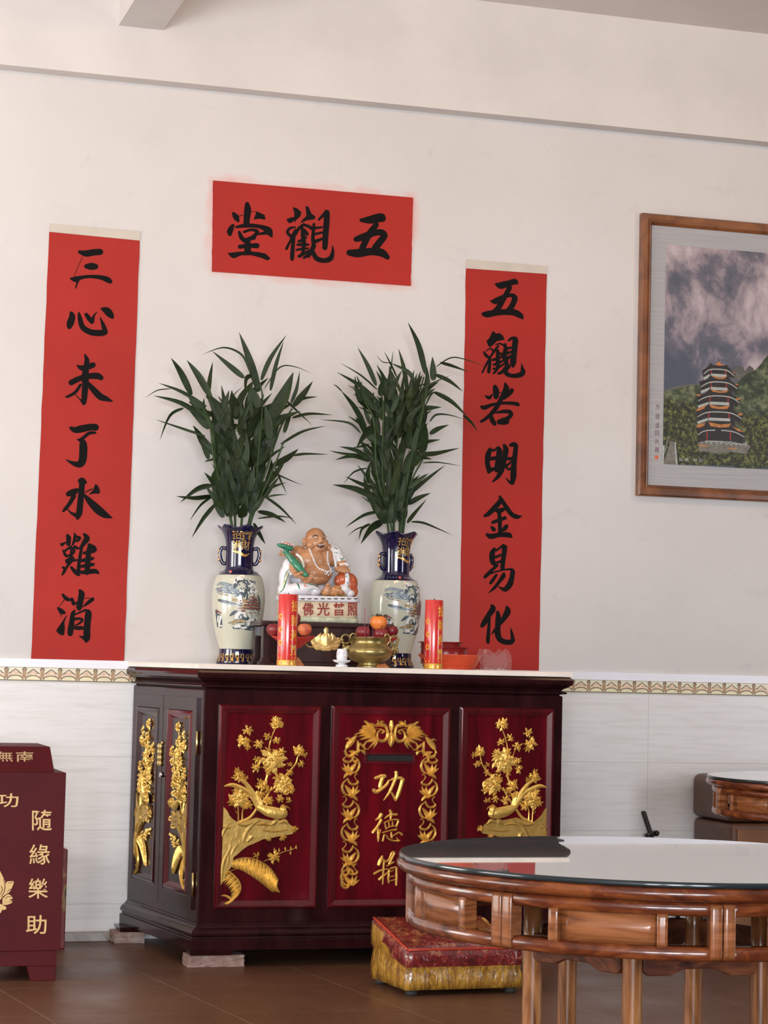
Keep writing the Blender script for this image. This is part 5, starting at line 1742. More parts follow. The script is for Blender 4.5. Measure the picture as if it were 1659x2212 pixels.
fruit('peach', 'orange and red peach on the dish just right of the candle', 'peach', PEACH.m, fat(658, 1360, DY + 0.005, 0), 0.0275, 0.96, STALK, 2)
fruit('apple', 'dark apple at the top of the pile behind the candle', 'apple', APPLE.m, fat(634, 1337, DY + 0.03, 0), 0.0285, 0.92, STALK, 3, grp='apples on the fruit dishes')
DY2 = -0.625
cd2, hz2 = fruit_dish(813, 1379, DY2, 0.094, 'red footed fruit dish behind the brass censer, holding apples and a persimmon')
fruit('apple', 'dark red apple on the left of the dish behind the censer', 'apple', APPLE.m, fat(784, 1366, DY2 - 0.01, 0), 0.030, 0.9, STALK, 4, grp='apples on the fruit dishes')
fruit('apple', 'dark red apple under the persimmon behind the censer', 'apple', APPLE.m, fat(823, 1370, DY2 - 0.035, 0), 0.029, 0.9, STALK, 5, grp='apples on the fruit dishes')
fruit('apple', 'red apple on the right of the dish behind the censer, next to the vase', 'apple', APPLE.m, fat(846, 1363, DY2 + 0.012, 0), 0.0265, 0.92, STALK, 6, grp='apples on the fruit dishes')
fruit('persimmon', 'bright orange persimmon with a dry calyx on top of the apples', 'persimmon', PERS.m, fat(818, 1345, DY2 - 0.005, 0), 0.0345, 0.92, CALYX, 0.3, True)

# ------------------------------------------------------------------ brass censer with incense sticks
BRASS = N('old_brass')
_v = BRASS.coord()
BRASS.l(BRASS.ramp(BRASS.noise(_v, 14, 5, 0.65, 0.8), [(0.3, (0.24, 0.18, 0.065, 1)), (0.55, (0.40, 0.31, 0.12, 1)), (0.75, (0.60, 0.50, 0.26, 1))]), BRASS.b.inputs['Base Color'])
BRASS.set(Roughness=0.34, Metallic=0.85)
BRASS.bump(BRASS.noise(_v, 30, 3), 0.12, 0.003)
p = at(797, 1440, -0.79)
cc = (p.x, -0.79, MT)
cens = thing('incense_censer', 'round brass incense censer with curled handles, in front of the right fruit dish', 'censer', cc)
b = MB()
b.lathe(catmull([(0.042, 0.0), (0.047, 0.001), (0.047, 0.006), (0.043, 0.009), (0.042, 0.016), (0.045, 0.019)], 3), cc, 48)
b.build('foot', BRASS.m, cens)
b = MB()
b.lathe(catmull([(0.045, 0.019), (0.062, 0.025), (0.082, 0.040), (0.091, 0.058), (0.088, 0.072), (0.076, 0.084), (0.068, 0.094), (0.069, 0.106), (0.074, 0.114), (0.074, 0.117), (0.066, 0.117), (0.062, 0.108), (0.066, 0.085), (0.06, 0.078)], 4), cc, 56)
bw = b.build('bowl', BRASS.m, cens)
b = MB()
b.lathe([(0.001, 0.092), (0.064, 0.090)], cc, 32, caps=False)
b.build('ash', pm('ash', (0.35, 0.33, 0.31, 1), 0.95, var=0.2, scale=80, bump=0.6), cens)
for sg in (-1, 1):
    b = MB()
    o = Vector((cc[0], cc[1], MT))
    ex = Vector((sg, 0, 0))
    pts = [o + ex * 0.070 + Vector((0, 0, 0.088)), o + ex * 0.082 + Vector((0, -0.004, 0.110)), o + ex * 0.074 + Vector((0, -0.006, 0.128)), o + ex * 0.062 + Vector((0, -0.006, 0.128)), o + ex * 0.060 + Vector((0, -0.004, 0.120))]
    b.tube(catmull([tuple(q) for q in pts], 5), [0.0042] * 21, 8)
    ring = [o + ex * 0.098 + Vector((0.018 * math.cos(t), -0.006, 0.108 + 0.017 * math.sin(t))) for t in [2 * PI * k / 18 for k in range(17)]]
    b.tube(ring, 0.0038, 8)
    for k in range(6):
        b.ball(o + ex * (0.112 - 0.003 * k) + Vector((0, -0.006, 0.104 - 0.011 * k)), (0.006, 0.006, 0.007), 8)
    b.tube([tuple(q) for q in catmull([tuple(o + ex * 0.085 + Vector((0, -0.01, 0.075))), tuple(o + ex * 0.105 + Vector((0, -0.012, 0.070))), tuple(o + ex * 0.110 + Vector((0, -0.012, 0.058)))], 4)], [0.012, 0.012, 0.011, 0.010, 0.009, 0.008, 0.007, 0.006, 0.005][:9], 10)
    b.build('handle', BRASS.m, cens)
INC = pm('incense_pink', (0.30, 0.05, 0.12, 1), 0.8)
for px, py0, py1, dy, lb in ((789, 1314, 1380, 0.0, 'tallest thin incense stick in the brass censer, left of the persimmon'), (796, 1330, 1380, 0.012, 'short thin incense stick in the brass censer, second from the left'), (806, 1352, 1380, -0.02, 'shortest thin incense stick in the brass censer, in front of the persimmon')):
    a0, a1 = at(px - 0.5, py0, cc[1] + dy), at(px, py1, cc[1] + dy)
    b = MB()
    a1.z = MT + 0.07
    b.tube([a1, a0], 0.0012, 6)
    tag(b.build('incense_stick', INC, None), lb, 'incense', 'incense sticks in the censer')

# ------------------------------------------------------------------ small porcelain cup on its saucer
CUPW = pm('cup_porcelain', (0.72, 0.72, 0.75, 1), 0.15, var=0.03, coat=0.4)
p = at(738, 1438, -0.845)
c = (p.x, -0.845, MT)
t = thing('cup_stand', 'white porcelain saucer stand beside the brass censer', 'stand', c)
b = MB()
b.lathe(catmull([(0.022, 0.0), (0.024, 0.002), (0.022, 0.008), (0.013, 0.011), (0.018, 0.014), (0.030, 0.019), (0.035, 0.025), (0.034, 0.027), (0.022, 0.022), (0.004, 0.020)], 4), c, 40)
b.build('saucer', CUPW, t)
c2 = (c[0], c[1], MT + 0.0215)
t = thing('porcelain_cup', 'small white porcelain cup with pink flowers on the saucer stand', 'cup', c2)
b = MB()
b.lathe(catmull([(0.011, 0.0), (0.016, 0.001), (0.021, 0.012), (0.0215, 0.028), (0.019, 0.044), (0.0175, 0.0475), (0.015, 0.047), (0.012, 0.040)], 4), c2, 36)
bd = b.build('body', CUPW, t)
b = MB()
rng = random.Random(5)
for k in range(22):
    a, z = rng.uniform(0, 2 * PI), rng.uniform(0.010, 0.040)
    b.mi = k % 3 % 2
    def tf(x, y, h=0.0, a=a, z=z):
        r = 0.0222 - max(0, (z + y - 0.028)) * 0.17
        return Vector((c2[0] + r * math.cos(a + x / r), c2[1] + r * math.sin(a + x / r), c2[2] + z + y))
    n = 6
    poly(b, [(0.0022 * math.cos(2 * PI * q / n) * rng.uniform(0.6, 1.4), 0.0022 * math.sin(2 * PI * q / n) * rng.uniform(0.6, 1.4)) for q in range(n)], tf)
b.build('flower_pattern', [PPINK, PGREEN], bd)

# ------------------------------------------------------------------ red dishes at the right, clear bag, wood wedges
def dish(px, py, Y, z0, prof, mat, label, grp=None):
    p = at(px, py, Y)
    b = MB()
    b.lathe(catmull(prof, 3), (p.x, Y, z0), 56)
    return tag(b.build('dish', mat, None), label, 'dish', grp), p
ORNG = pm('orange_red_plastic', (0.62, 0.075, 0.025, 1), 0.3, var=0.05)
REDD = pm('deep_red_plastic', (0.25, 0.012, 0.012, 1), 0.3, var=0.05)
o, dp = dish(972, 1440, -0.55, MT, [(0.001, 0.0), (0.096, 0.0), (0.099, 0.004), (0.116, 0.034), (0.129, 0.056), (0.128, 0.058), (0.114, 0.036), (0.096, 0.008), (0.001, 0.006)], ORNG, 'wide orange red plastic dish at the right end of the slab', 'stack of red dishes')
dish(960, 1440, -0.55, MT + 0.012, [(0.001, 0.0), (0.085, 0.0), (0.088, 0.004), (0.090, 0.070), (0.102, 0.074), (0.101, 0.076), (0.088, 0.072), (0.085, 0.008), (0.001, 0.006)], REDD, 'deep red round tub standing in the orange dish', 'stack of red dishes')
dish(951, 1440, -0.55, MT + 0.024, [(0.001, 0.0), (0.076, 0.0), (0.079, 0.004), (0.081, 0.078), (0.092, 0.082), (0.091, 0.084), (0.078, 0.080), (0.076, 0.008), (0.001, 0.006)], REDD, 'dark red round tub at the top of the dish stack', 'stack of red dishes')
BAG = N('clear_film')
BAG.set(Roughness=0.03, IOR=1.15)
BAG.b.inputs['Transmission Weight'].default_value = 0.96
BAG.b.inputs['Base Color'].default_value = (0.97, 0.95, 0.95, 1)
b = MB()
rng = random.Random(11)
bx0, bx1 = at(1030, 1440, -0.62).x, at(1086, 1445, -0.62).x
nx, nz = 9, 8
for layer, yy in ((0, -0.715), (1, -0.665)):
    g = []
    for j in range(nz + 1):
        row = []
        for i in range(nx + 1):
            u, v = i / nx, j / nz
            top = 0.055 + 0.030 * math.sin(u * 5.0 + 0.8) ** 2
            x = bx0 + (bx1 - bx0) * u - 0.012 * v * (1 - u)
            row.append(b.v((x + rng.uniform(-1, 1) * 0.0045, yy + (0.03 * math.sin(PI * u) * (1 if layer else -1)) * (1 - v * 0.6) + rng.uniform(-1, 1) * 0.006, MT + 0.001 + top * v + rng.uniform(0, 1) * 0.002)))
        g.append(row)
    for j in range(nz):
        for i in range(nx):
            b.face([g[j][i], g[j][i + 1], g[j + 1][i + 1], g[j + 1][i]])
o = b.build('plastic_bag', BAG.m, None)
md = o.modifiers.new('thick', 'SOLIDIFY')
md.thickness = 0.0006
tag(o, 'crumpled clear plastic bag beside the orange dish at the slab end', 'bag')
ORW = m_wood('orange_wood', (0.22, 0.06, 0.012, 1), (0.34, 0.10, 0.02, 1), (0.42, 0.14, 0.03, 1), (4, 4, 20), 0.5, 0.0)
p0, p1 = at(640, 1437, -0.76), at(655, 1437, -0.76)
b = MB()
b.hexa([(p0.x - 0.01, -0.785, MT), (p1.x, -0.785, MT), (p1.x, -0.735, MT), (p0.x - 0.01, -0.735, MT)], [(p0.x - 0.01, -0.78, MT + 0.034), (p0.x + 0.003, -0.78, MT + 0.034), (p0.x + 0.003, -0.74, MT + 0.034), (p0.x - 0.01, -0.74, MT + 0.034)])
tag(b.build('wood_wedge', ORW, None, bevel=0.002), 'orange wooden wedge at the foot of the candle before the stand', 'wedge', 'orange wooden wedges')
p0, p1 = at(812, 1440, -0.84), at(838, 1440, -0.84)
b = MB()
b.hexa([(p0.x, -0.87, MT), (p1.x, -0.87, MT), (p1.x, -0.845, MT), (p0.x, -0.845, MT)], [(p0.x, -0.866, MT + 0.012), (p0.x + 0.030, -0.866, MT + 0.018), (p0.x + 0.030, -0.848, MT + 0.018), (p0.x, -0.848, MT + 0.012)])
tag(b.build('wood_wedge', ORW, None, bevel=0.002), 'small orange wooden wedge at the foot of the brass censer', 'wedge', 'orange wooden wedges')
# ------------------------------------------------------------------ red donation box at the left
BOXR = pm('maroon_paint', (0.070, 0.0060, 0.008, 1), 0.5, var=0.12, scale=5, spec=0.12)
LETG = pm('gold_lettering_paint', (0.62, 0.40, 0.15, 1), 0.45, var=0.06)
LETB = pm('dull_gold_lettering', (0.42, 0.27, 0.13, 1), 0.5, var=0.08)
DBY = -1.139
dtf = crop(0, 1590, 3.95, DBY)
xr = at(143, 1670, DBY).x
xc = at(0, 1850, DBY).x
xl = 2 * xc - xr
box = thing('donation_box', 'maroon donation box with gold characters and a gold lotus, at the left', 'donation box', (xc, DBY + 0.21, 0))
zb0, zb1 = 0.106, 0.731
b = MB()
b.box((xl, DBY, zb0), (xr, DBY + 0.42, zb1))
bd = b.build('body', BOXR, box, bevel=0.002)
b = MB()
lx = at(118, 1668, DBY + 0.01).x
tx = at(108, 1613, DBY + 0.05).x
tz = at(108, 1613, DBY + 0.05).z
LB = [(2 * xc - lx, DBY + 0.012, zb1), (lx, DBY + 0.012, zb1), (lx, DBY + 0.40, zb1), (2 * xc - lx, DBY + 0.40, zb1)]
LT = [(2 * xc - tx, DBY + 0.05, tz), (tx, DBY + 0.05, tz), (tx, DBY + 0.36, tz), (2 * xc - tx, DBY + 0.36, tz)]
b.hexa(LB, LT)
lid = b.build('lid', BOXR, box, bevel=0.002)
# skirt and bracket feet
ins = 0.012
b = MB()
b.box((xl + ins, DBY + 0.006, 0.052), (xr - ins, DBY + 0.414, zb0))
b.build('skirt', BOXR, box, bevel=0.002)
for sx, sg in ((xr - ins, -1), (xl + ins, 1)):
    for y0, y1 in ((DBY + 0.006, DBY + 0.05), (DBY + 0.37, DBY + 0.414)):
        b = MB()
        xs = sorted((sx, sx + sg * 0.088))
        xs2 = sorted((sx - sg * 0.0, sx + sg * 0.102))
        b.hexa([(xs[0], y0, 0), (xs[1], y0, 0), (xs[1], y1, 0), (xs[0], y1, 0)], [(xs2[0], y0, 0.052), (xs2[1], y0, 0.052), (xs2[1], y1, 0.052), (xs2[0], y1, 0.052)])
        b.build('leg', BOXR, box, bevel=0.002)
# lettering
G = glyphs('隨緣樂助功', 1, 0, 0.008)
for g, x, y, w, h in ((G[0], 357, 718, 168, 178), (G[1], 338, 1010, 176, 172), (G[2], 325, 1300, 168, 172), (G[3], 309, 1608, 176, 162), (G[4], 66, 548, 182, 118)):
    b = MB()
    put_glyph(b, g, x, y, w, h, dtf, 0.0006, 0.0012)
    b.build('gold_character', LETG, bd)
def lidtf(x, y, h=0.0):
    z = dtf(x, y).z
    t = (z - zb1) / (tz - zb1)
    q = at(x / 3.95, 1590 + y / 3.95, DBY + 0.012 + 0.038 * t)
    return Vector((q.x, q.y - h, q.z))
G = glyphs('南無', 1, 0, 0.008)
for g, x, y, w, h in ((G[0], 210, 175, 148, 88), (G[1], 40, 175, 142, 86)):
    b = MB()
    put_glyph(b, g, x, y, w, h, lidtf, 0.0006, 0.0012)
    b.build('gold_character', LETB, lid)
# lotus emblem with dark cut lines, symmetric about the middle of the box
b = MB()
xm = (xc - dtf(0, 1300).x) / (dtf(1, 1300).x - dtf(0, 1300).x)
PET = [[(0, 1150), (25, 1200), (45, 1242), (50, 1300), (30, 1360), (0, 1400), (-30, 1380), (-30, 1200)],
       [(45, 1262), (62, 1240), (112, 1236), (119, 1248), (100, 1300), (78, 1335), (50, 1350), (20, 1372), (40, 1330)],
       [(20, 1385), (60, 1350), (80, 1350), (104, 1372), (108, 1388), (80, 1395), (104, 1405), (100, 1425), (60, 1440), (20, 1440)],
       [(-20, 1420), (20, 1440), (50, 1455), (55, 1475), (30, 1485), (-10, 1460)], [(-30, 1440), (-5, 1465), (15, 1490), (8, 1505), (-25, 1510), (-40, 1480)]]
for sg in (1, -1):
    def tf(x, y, h=0.0, sg=sg):
        return dtf(xm + sg * (x - xm + 0), y, h)
    for k, pt in enumerate(PET):
        b.mi = 0
        poly(b, pt, tf, 0.0008 + 0.00005 * k + (0.0003 if sg > 0 else 0))
    b.mi = 1
    for s in ('30,1220,6 42,1270,7 35,1330,6 10,1370,5', '10,1280,5 20,1310,6 5,1350,5', '112,1246,4 90,1250,5 68,1256,4', '105,1300,4 80,1310,5 60,1330,4', '100,1372,4 70,1370,5 45,1385,4', '98,1410,4 60,1415,5 30,1420,4', '50,1460,4 20,1455,5', '5,1495,4 -15,1470,5'):
        brush(b, [tuple(float(q) for q in p.split(',')) for p in s.split()], tf, 0, 0.0012)
b.build('gold_lotus', [LETG, BOXR], bd)

# narrow red printed carton standing behind the donation box
p0, p1 = at(118, 1840, -0.25), at(146, 1832, -0.25)
b = MB()
CART = N('red_carton')
_v = CART.coord()
CART.l(CART.ramp(CART.noise(_v, 18, 4, 0.6), [(0.40, (0.12, 0.010, 0.008, 1)), (0.54, (0.17, 0.014, 0.010, 1)), (0.60, (0.25, 0.15, 0.04, 1)), (0.68, (0.03, 0.02, 0.015, 1))]), CART.b.inputs['Base Color'])
CART.set(Roughness=0.4)
b.box((p1.x - 0.226, -0.30, 0), (p1.x - 0.006, -0.14, p1.z))
tag(b.build('carton', CART.m, None, bevel=0.004), 'red and gold printed carton half hidden behind the donation box, against the wall', 'carton')

# ------------------------------------------------------------------ kneeling stool wrapped in red and gold brocade under plastic
KG = N('gold_brocade')
_v = KG.mapped((1.6, 1.6, 0.35))
KG.l(KG.ramp(KG.noise(_v, 26, 5, 0.65, 1.5), [(0.30, (0.10, 0.045, 0.012, 1)), (0.48, (0.28, 0.13, 0.02, 1)), (0.62, (0.50, 0.27, 0.04, 1)), (0.75, (0.22, 0.085, 0.018, 1))]), KG.b.inputs['Base Color'])
KG.set(Roughness=0.22)
KG.b.inputs['Coat Weight'].default_value = 0.7
KG.bump(KG.noise(_v, 14, 4, 0.6, 0.8), 0.7, 0.02)
KR = N('red_brocade')
_v = KR.coord()
KR.l(KR.ramp(KR.noise(_v, 30, 5, 0.65, 0.8), [(0.38, (0.085, 0.012, 0.012, 1)), (0.56, (0.20, 0.018, 0.018, 1)), (0.64, (0.34, 0.16, 0.08, 1)), (0.72, (0.16, 0.02, 0.018, 1))]), KR.b.inputs['Base Color'])
KR.set(Roughness=0.2)
KR.b.inputs['Coat Weight'].default_value = 0.7
KR.bump(KR.noise(_v, 12, 4, 0.6, 0.6), 0.6, 0.02)
ks = thing('kneeling_stool', 'low kneeling stool wrapped in shiny red and gold brocade, by the round table', 'stool', (2.5, -1.5, 0))
A, B_ = Vector((2.294, -1.656, 0)), Vector((2.722, -1.636, 0))
D = Vector((2.262, -1.335, 0))
Cc = B_ + (D - A)
b = MB()
zf, zk = 0.160, 0.235
rng = random.Random(2)
def kp(u, v, z, out=0.0):
    p = A.lerp(B_, u).lerp(D.lerp(Cc, u), v)
    c = (A + Cc) * 0.5
    d = (p - c)
    d.z = 0
    p = p + d.normalized() * out
    return Vector((p.x, p.y, z))
n = 14
ringuv = [(i / n, 0) for i in range(n)] + [(1, i / n) for i in range(n)] + [(1 - i / n, 1) for i in range(n)] + [(0, 1 - i / n) for i in range(n)]
def ztop(v):
    return zf + (zk - zf) * v
def ring(f, out, off=0):
    r = []
    for (u, v) in ringuv:
        zt = ztop(v)
        z = 0.02 + (zt - 0.02) * f + off
        r.append(b.v(kp(u, v, z, out + rng.uniform(-1, 1) * 0.003)))
    return r
rows = [ring(0.0, 0.0), ring(0.18, 0.004), ring(0.36, 0.002), ring(0.50, -0.004), ring(0.56, 0.0), ring(0.75, 0.006), ring(0.92, 0.002), ring(1.0, -0.010)]
for j in range(len(rows) - 1):
    for i in range(len(rows[0])):
        b.mi = 0 if j < 4 or (i >= 3 * n and j < (5 if i < 3 * n + 8 else 4) + (1 if i < 3 * n + 5 else 0)) else 1
        k = (i + 1) % len(rows[0])
        b.face([rows[j][i], rows[j][k], rows[j + 1][k], rows[j + 1][i]], True)
b.mi = 1
g = [[None] * (n + 1) for _ in range(n + 1)]
for j in range(n + 1):
    for i in range(n + 1):
        u, v = i / n, j / n
        edge = None
        if j == 0:
            edge = rows[-1][i] if i < n else rows[-1][n]
        elif i == n:
            edge = rows[-1][n + j] if j < n else rows[-1][2 * n]
        elif j == n:
            edge = rows[-1][2 * n + (n - i)]
        elif i == 0:
            edge = rows[-1][3 * n + (n - j)]
        if edge is None:
            edge = b.v(kp(u, v, ztop(v) + 0.016 * math.sin(PI * u) * math.sin(PI * v) + rng.uniform(-1, 1) * 0.003))
        g[j][i] = edge
for j in range(n):
    for i in range(n):
        b.face([g[j][i], g[j][i + 1], g[j + 1][i + 1], g[j + 1][i]], True)
b.mi = 0
b.face([q for q in rows[0]][::-1])
b.build('padded_body', [KG.m, KR.m], ks)
b = MB()
for (u, v, r) in ((0.62, 0.62, 0.06),):
    q = kp(u, v, 0)
    b.lathe([(0.001, 0.0), (r, -0.003)], (q.x, q.y, ztop(v) + 0.022), 20, caps=False)
b.build('gold_patch', KG.m, ks)
# red piping along the edges
b = MB()
for e in (((0, 0), (0, 1)), ((0, 0), (1, 0))):
    pts = []
    for i in range(9):
        t = i / 8
        u = e[0][0] + (e[1][0] - e[0][0]) * t
        v = e[0][1] + (e[1][1] - e[0][1]) * t
        pts.append(kp(u, v, ztop(v) - 0.002, -0.006))
    b.tube(pts, 0.0045, 8)
b.build('piping', pm('red_piping', (0.40, 0.04, 0.02, 1), 0.3), ks)
for u, v in ((0.07, 0.07), (0.93, 0.07), (0.07, 0.93), (0.93, 0.93)):
    q = kp(u, v, 0)
    b = MB()
    b.lathe([(0.018, 0), (0.021, 0.003), (0.021, 0.021)], (q.x, q.y, 0), 18)
    b.build('foot', pm('black_rubber', (0.012, 0.012, 0.012, 1), 0.7), ks)

# ------------------------------------------------------------------ round hardwood tables with glass tops
ROSE = m_wood('rosewood_rail', (0.050, 0.011, 0.005, 1), (0.105, 0.024, 0.008, 1), (0.20, 0.055, 0.015, 1), (4, 4, 14), 0.2, 0.25, 1.5)
ROSEL = m_wood('rosewood_panel', (0.105, 0.032, 0.011, 1), (0.20, 0.066, 0.022, 1), (0.27, 0.10, 0.04, 1), (3, 3, 22), 0.22, 0.2, 1.2)
LEGW = m_wood('turned_leg_wood', (0.07, 0.025, 0.010, 1), (0.19, 0.068, 0.022, 1), (0.30, 0.13, 0.045, 1), (14, 14, 2.2), 0.24, 0.2, 1.0)
BRKW = m_wood('bracket_wood', (0.030, 0.009, 0.006, 1), (0.075, 0.022, 0.010, 1), (0.16, 0.05, 0.018, 1), (3, 3, 12), 0.45, 0.0)
BRKW.node_tree.nodes['Principled BSDF'].inputs['Specular IOR Level'].default_value = 0.12
for _m in (ROSE, ROSEL, LEGW):
    _m.node_tree.nodes['Principled BSDF'].inputs['Specular IOR Level'].default_value = 0.3
TGLASS = N('table_glass')
TGLASS.set(Roughness=0.015, IOR=2.3)
TGLASS.b.inputs['Base Color'].default_value = (0.36, 0.375, 0.365, 1)
TGLASS.b.inputs['Coat Weight'].default_value = 1.0
TGLASS.b.inputs['Coat Roughness'].default_value = 0.01
TGLASS.b.inputs['Coat IOR'].default_value = 1.7
GEDGE = pm('dark_glass_edge', (0.012, 0.018, 0.02, 1), 0.12)
TR, TZ = 0.534, 0.757

def arc_pts(cx, cy, r, a0, a1, n):
    return [(cx + r * math.cos(math.radians(a0 + (a1 - a0) * i / n)), cy + r * math.sin(math.radians(a0 + (a1 - a0) * i / n))) for i in range(n + 1)]

def arc_bar(mb, cx, cy, prof, a0, a1, n=14):
    """prof: list of (radius, z) closed section swept from a0 to a1 degrees"""
    rings = []
    for i in range(n + 1):
        a = math.radians(a0 + (a1 - a0) * i / n)
        rings.append([mb.v((cx + r * math.cos(a), cy + r * math.sin(a), z)) for r, z in prof])
    m = len(prof)
    for i in range(n):
        for k in range(m):
            q = (k + 1) % m
            mb.face([rings[i][k], rings[i][q], rings[i + 1][q], rings[i + 1][k]], True)
    mb.face(rings[0][::-1])
    mb.face(rings[-1])

def round_table(cx, cy, joints, leg0, label):
    t = thing('round_table', label, 'table', (cx, cy, 0), 'round hardwood tables with glass tops')
    b = MB()
    b.lathe([(0.001, TZ - 0.010), (TR, TZ - 0.010), (TR + 0.001, TZ - 0.008), (TR + 0.001, TZ - 0.003), (TR - 0.001, TZ - 0.0005), (TR - 0.003, TZ)], (cx, cy, 0), 128, caps=False)
    b.build('glass_edge', GEDGE, t)
    b = MB()
    b.lathe([(0.001, TZ), (TR - 0.003, TZ)], (cx, cy, 0), 128, caps=False)
    b.build('glass_top', TGLASS.m, t)
    # wooden top with torus edge
    b = MB()
    zt = TZ - 0.0105
    b.lathe([(0.001, zt), (TR - 0.006, zt), (TR + 0.001, zt - 0.003), (TR + 0.0045, zt - 0.009), (TR + 0.004, zt - 0.017), (TR - 0.002, zt - 0.023), (TR - 0.012, zt - 0.026), (TR - 0.06, zt - 0.027), (0.001, zt - 0.027)], (cx, cy, 0), 128, caps=False)
    b.build('wooden_top', ROSE, t)
    # apron of framed sections
    Ro, Ri = TR - 0.022, TR - 0.050
    z1, z0 = zt - 0.027, 0.612
    n = len(joints)
    for i in range(n):
        a0, a1 = joints[i], joints[(i + 1) % n] + (360 if i == n - 1 else 0)
        span = a1 - a0
        pd = 2.6                                     # half a post in degrees
        b = MB()
        rail = lambda lo, hi: [(Ri, lo), (Ro - 0.004, lo), (Ro + 0.003, lo + 0.006), (Ro + 0.003, hi - 0.006), (Ro - 0.004, hi), (Ri, hi)]
        arc_bar(b, cx, cy, rail(z1 - 0.026, z1), a0, a1)
        b.build('apron_rail', ROSE, t)
        b = MB()
        arc_bar(b, cx, cy, rail(z0, z0 + 0.026), a0, a1)
        b.build('apron_rail', ROSE, t)
        b = MB()
        post = [(Ri, z0 + 0.004), (Ro + 0.004, z0 + 0.004), (Ro + 0.006, z0 + 0.012), (Ro + 0.006, z1 - 0.012), (Ro + 0.004, z1 - 0.004), (Ri, z1 - 0.004)]
        arc_bar(b, cx, cy, post, a0 + 0.15, a0 + pd, 3)
        b.build('apron_post', ROSEL, t)
        b = MB()
        arc_bar(b, cx, cy, post, a1 - pd, a1 - 0.15, 3)
        b.build('apron_post', ROSEL, t)
        b = MB()
        f0, f1 = a0 + span * 0.235, a1 - span * 0.235
        st = [(Ri, z0 + 0.022), (Ro - 0.001, z0 + 0.022), (Ro + 0.001, z0 + 0.03), (Ro + 0.001, z1 - 0.03), (Ro - 0.001, z1 - 0.022), (Ri, z1 - 0.022)]
        arc_bar(b, cx, cy, st, f0, f0 + 2.2, 3)
        b.build('apron_stile', ROSEL, t)
        b = MB()
        arc_bar(b, cx, cy, st, f1 - 2.2, f1, 3)
        b.build('apron_stile', ROSEL, t)
        b = MB()
        pn = [(Ri + 0.006, z0 + 0.024), (Ro - 0.012, z0 + 0.024), (Ro - 0.010, z1 - 0.024), (Ri + 0.006, z1 - 0.024)]
        arc_bar(b, cx, cy, pn, f0 + 2.1, f1 - 2.1, 10)
        b.build('apron_panel', ROSEL, t)
    # six turned legs and scalloped brackets between them
    lr = 0.265
    LA = [leg0 + q for q in (-60, 0, 60, 120, 172.4, 235.5)]
    for k in range(6):
        a = math.radians(LA[k])
        b = MB()
        c = (cx + lr * math.cos(a), cy + lr * math.sin(a), 0)
        b.lathe([(0.0195, 0.0), (0.020, 0.02), (0.0205, 0.30), (0.0195, 0.58), (0.019, z1 + 0.0)], c, 24)
        b.build('leg', LEGW, t)
        a0, a1 = LA[k] + 4.0, LA[(k + 1) % 6] + (360 if k == 5 else 0) - 4.0
        b = MB()
        N_ = 24
        outer, inner = lr + 0.008, lr - 0.008
        rows = []
        p0 = Vector((cx + lr * math.cos(math.radians(a0)), cy + lr * math.sin(math.radians(a0)), 0))
        p1 = Vector((cx + lr * math.cos(math.radians(a1)), cy + lr * math.sin(math.radians(a1)), 0))
        nrm = Vector((math.cos(math.radians((a0 + a1) / 2)), math.sin(math.radians((a0 + a1) / 2)), 0))
        for i in range(N_ + 1):
            u = i / N_
            e = min(u, 1 - u)
            lobe = 0.560 if e < 0.02 else (0.550 if e < 0.24 else 0.550 + 0.013 * min(1, (e - 0.24) / 0.12))
            p = p0.lerp(p1, u)
            rows.append([b.v((p.x + nrm.x * s * 0.009, p.y + nrm.y * s * 0.009, z)) for s, z in ((-1, lobe), (1, lobe), (1, 0.606), (-1, 0.606))])
        for i in range(N_):
            for q in range(4):
                w = (q + 1) % 4
                b.face([rows[i][q], rows[i][w], rows[i + 1][w], rows[i + 1][q]])
        b.face(rows[0][::-1])
        b.face(rows[-1])
        b.build('bracket', BRKW, t, bevel=0.002)
    return t
J = [-196.0, -148.2, -100.6, -53.0, -5.4, 36.95, 79.3, 121.65]
round_table(1.8558, -4.7439, J, -124.0, 'large round hardwood table with a glass top, close in front')
round_table(4.055, -1.56, [j + 8 for j in J], -130.0, 'round hardwood table with a glass top, by the brown sofa at the wall')

# ------------------------------------------------------------------ brown leather sofa behind the far table
LEATH = pm('brown_leather', (0.105, 0.042, 0.022, 1), 0.42, var=0.12, scale=12, bump=0.15, bscale=120)
LEATH_LIT = pm('brown_leather_lit', (0.20, 0.075, 0.020, 1), 0.42, var=0.15, scale=10, bump=0.15, bscale=120)  # same brown leather, light on the front face put into its colour
sofa = thing('sofa', 'brown leather sofa against the tiled wall, behind the far round table', 'sofa', (4.6, -0.24, 0))
b = MB()
b.box((4.116, -0.43, 0.0), (5.30, -0.04, 0.503))
b.build('base', LEATH, sofa, bevel=0.022, segs=4)
b = MB()
b.box((4.14, -0.437, 0.03), (5.28, -0.4301, 0.48))
b.build('front_panel', LEATH_LIT, sofa, bevel=0.003)
b = MB()
b.box((4.106, -0.42, 0.506), (5.31, -0.035, 0.697))
b.build('backrest', LEATH, sofa, bevel=0.035, segs=5)

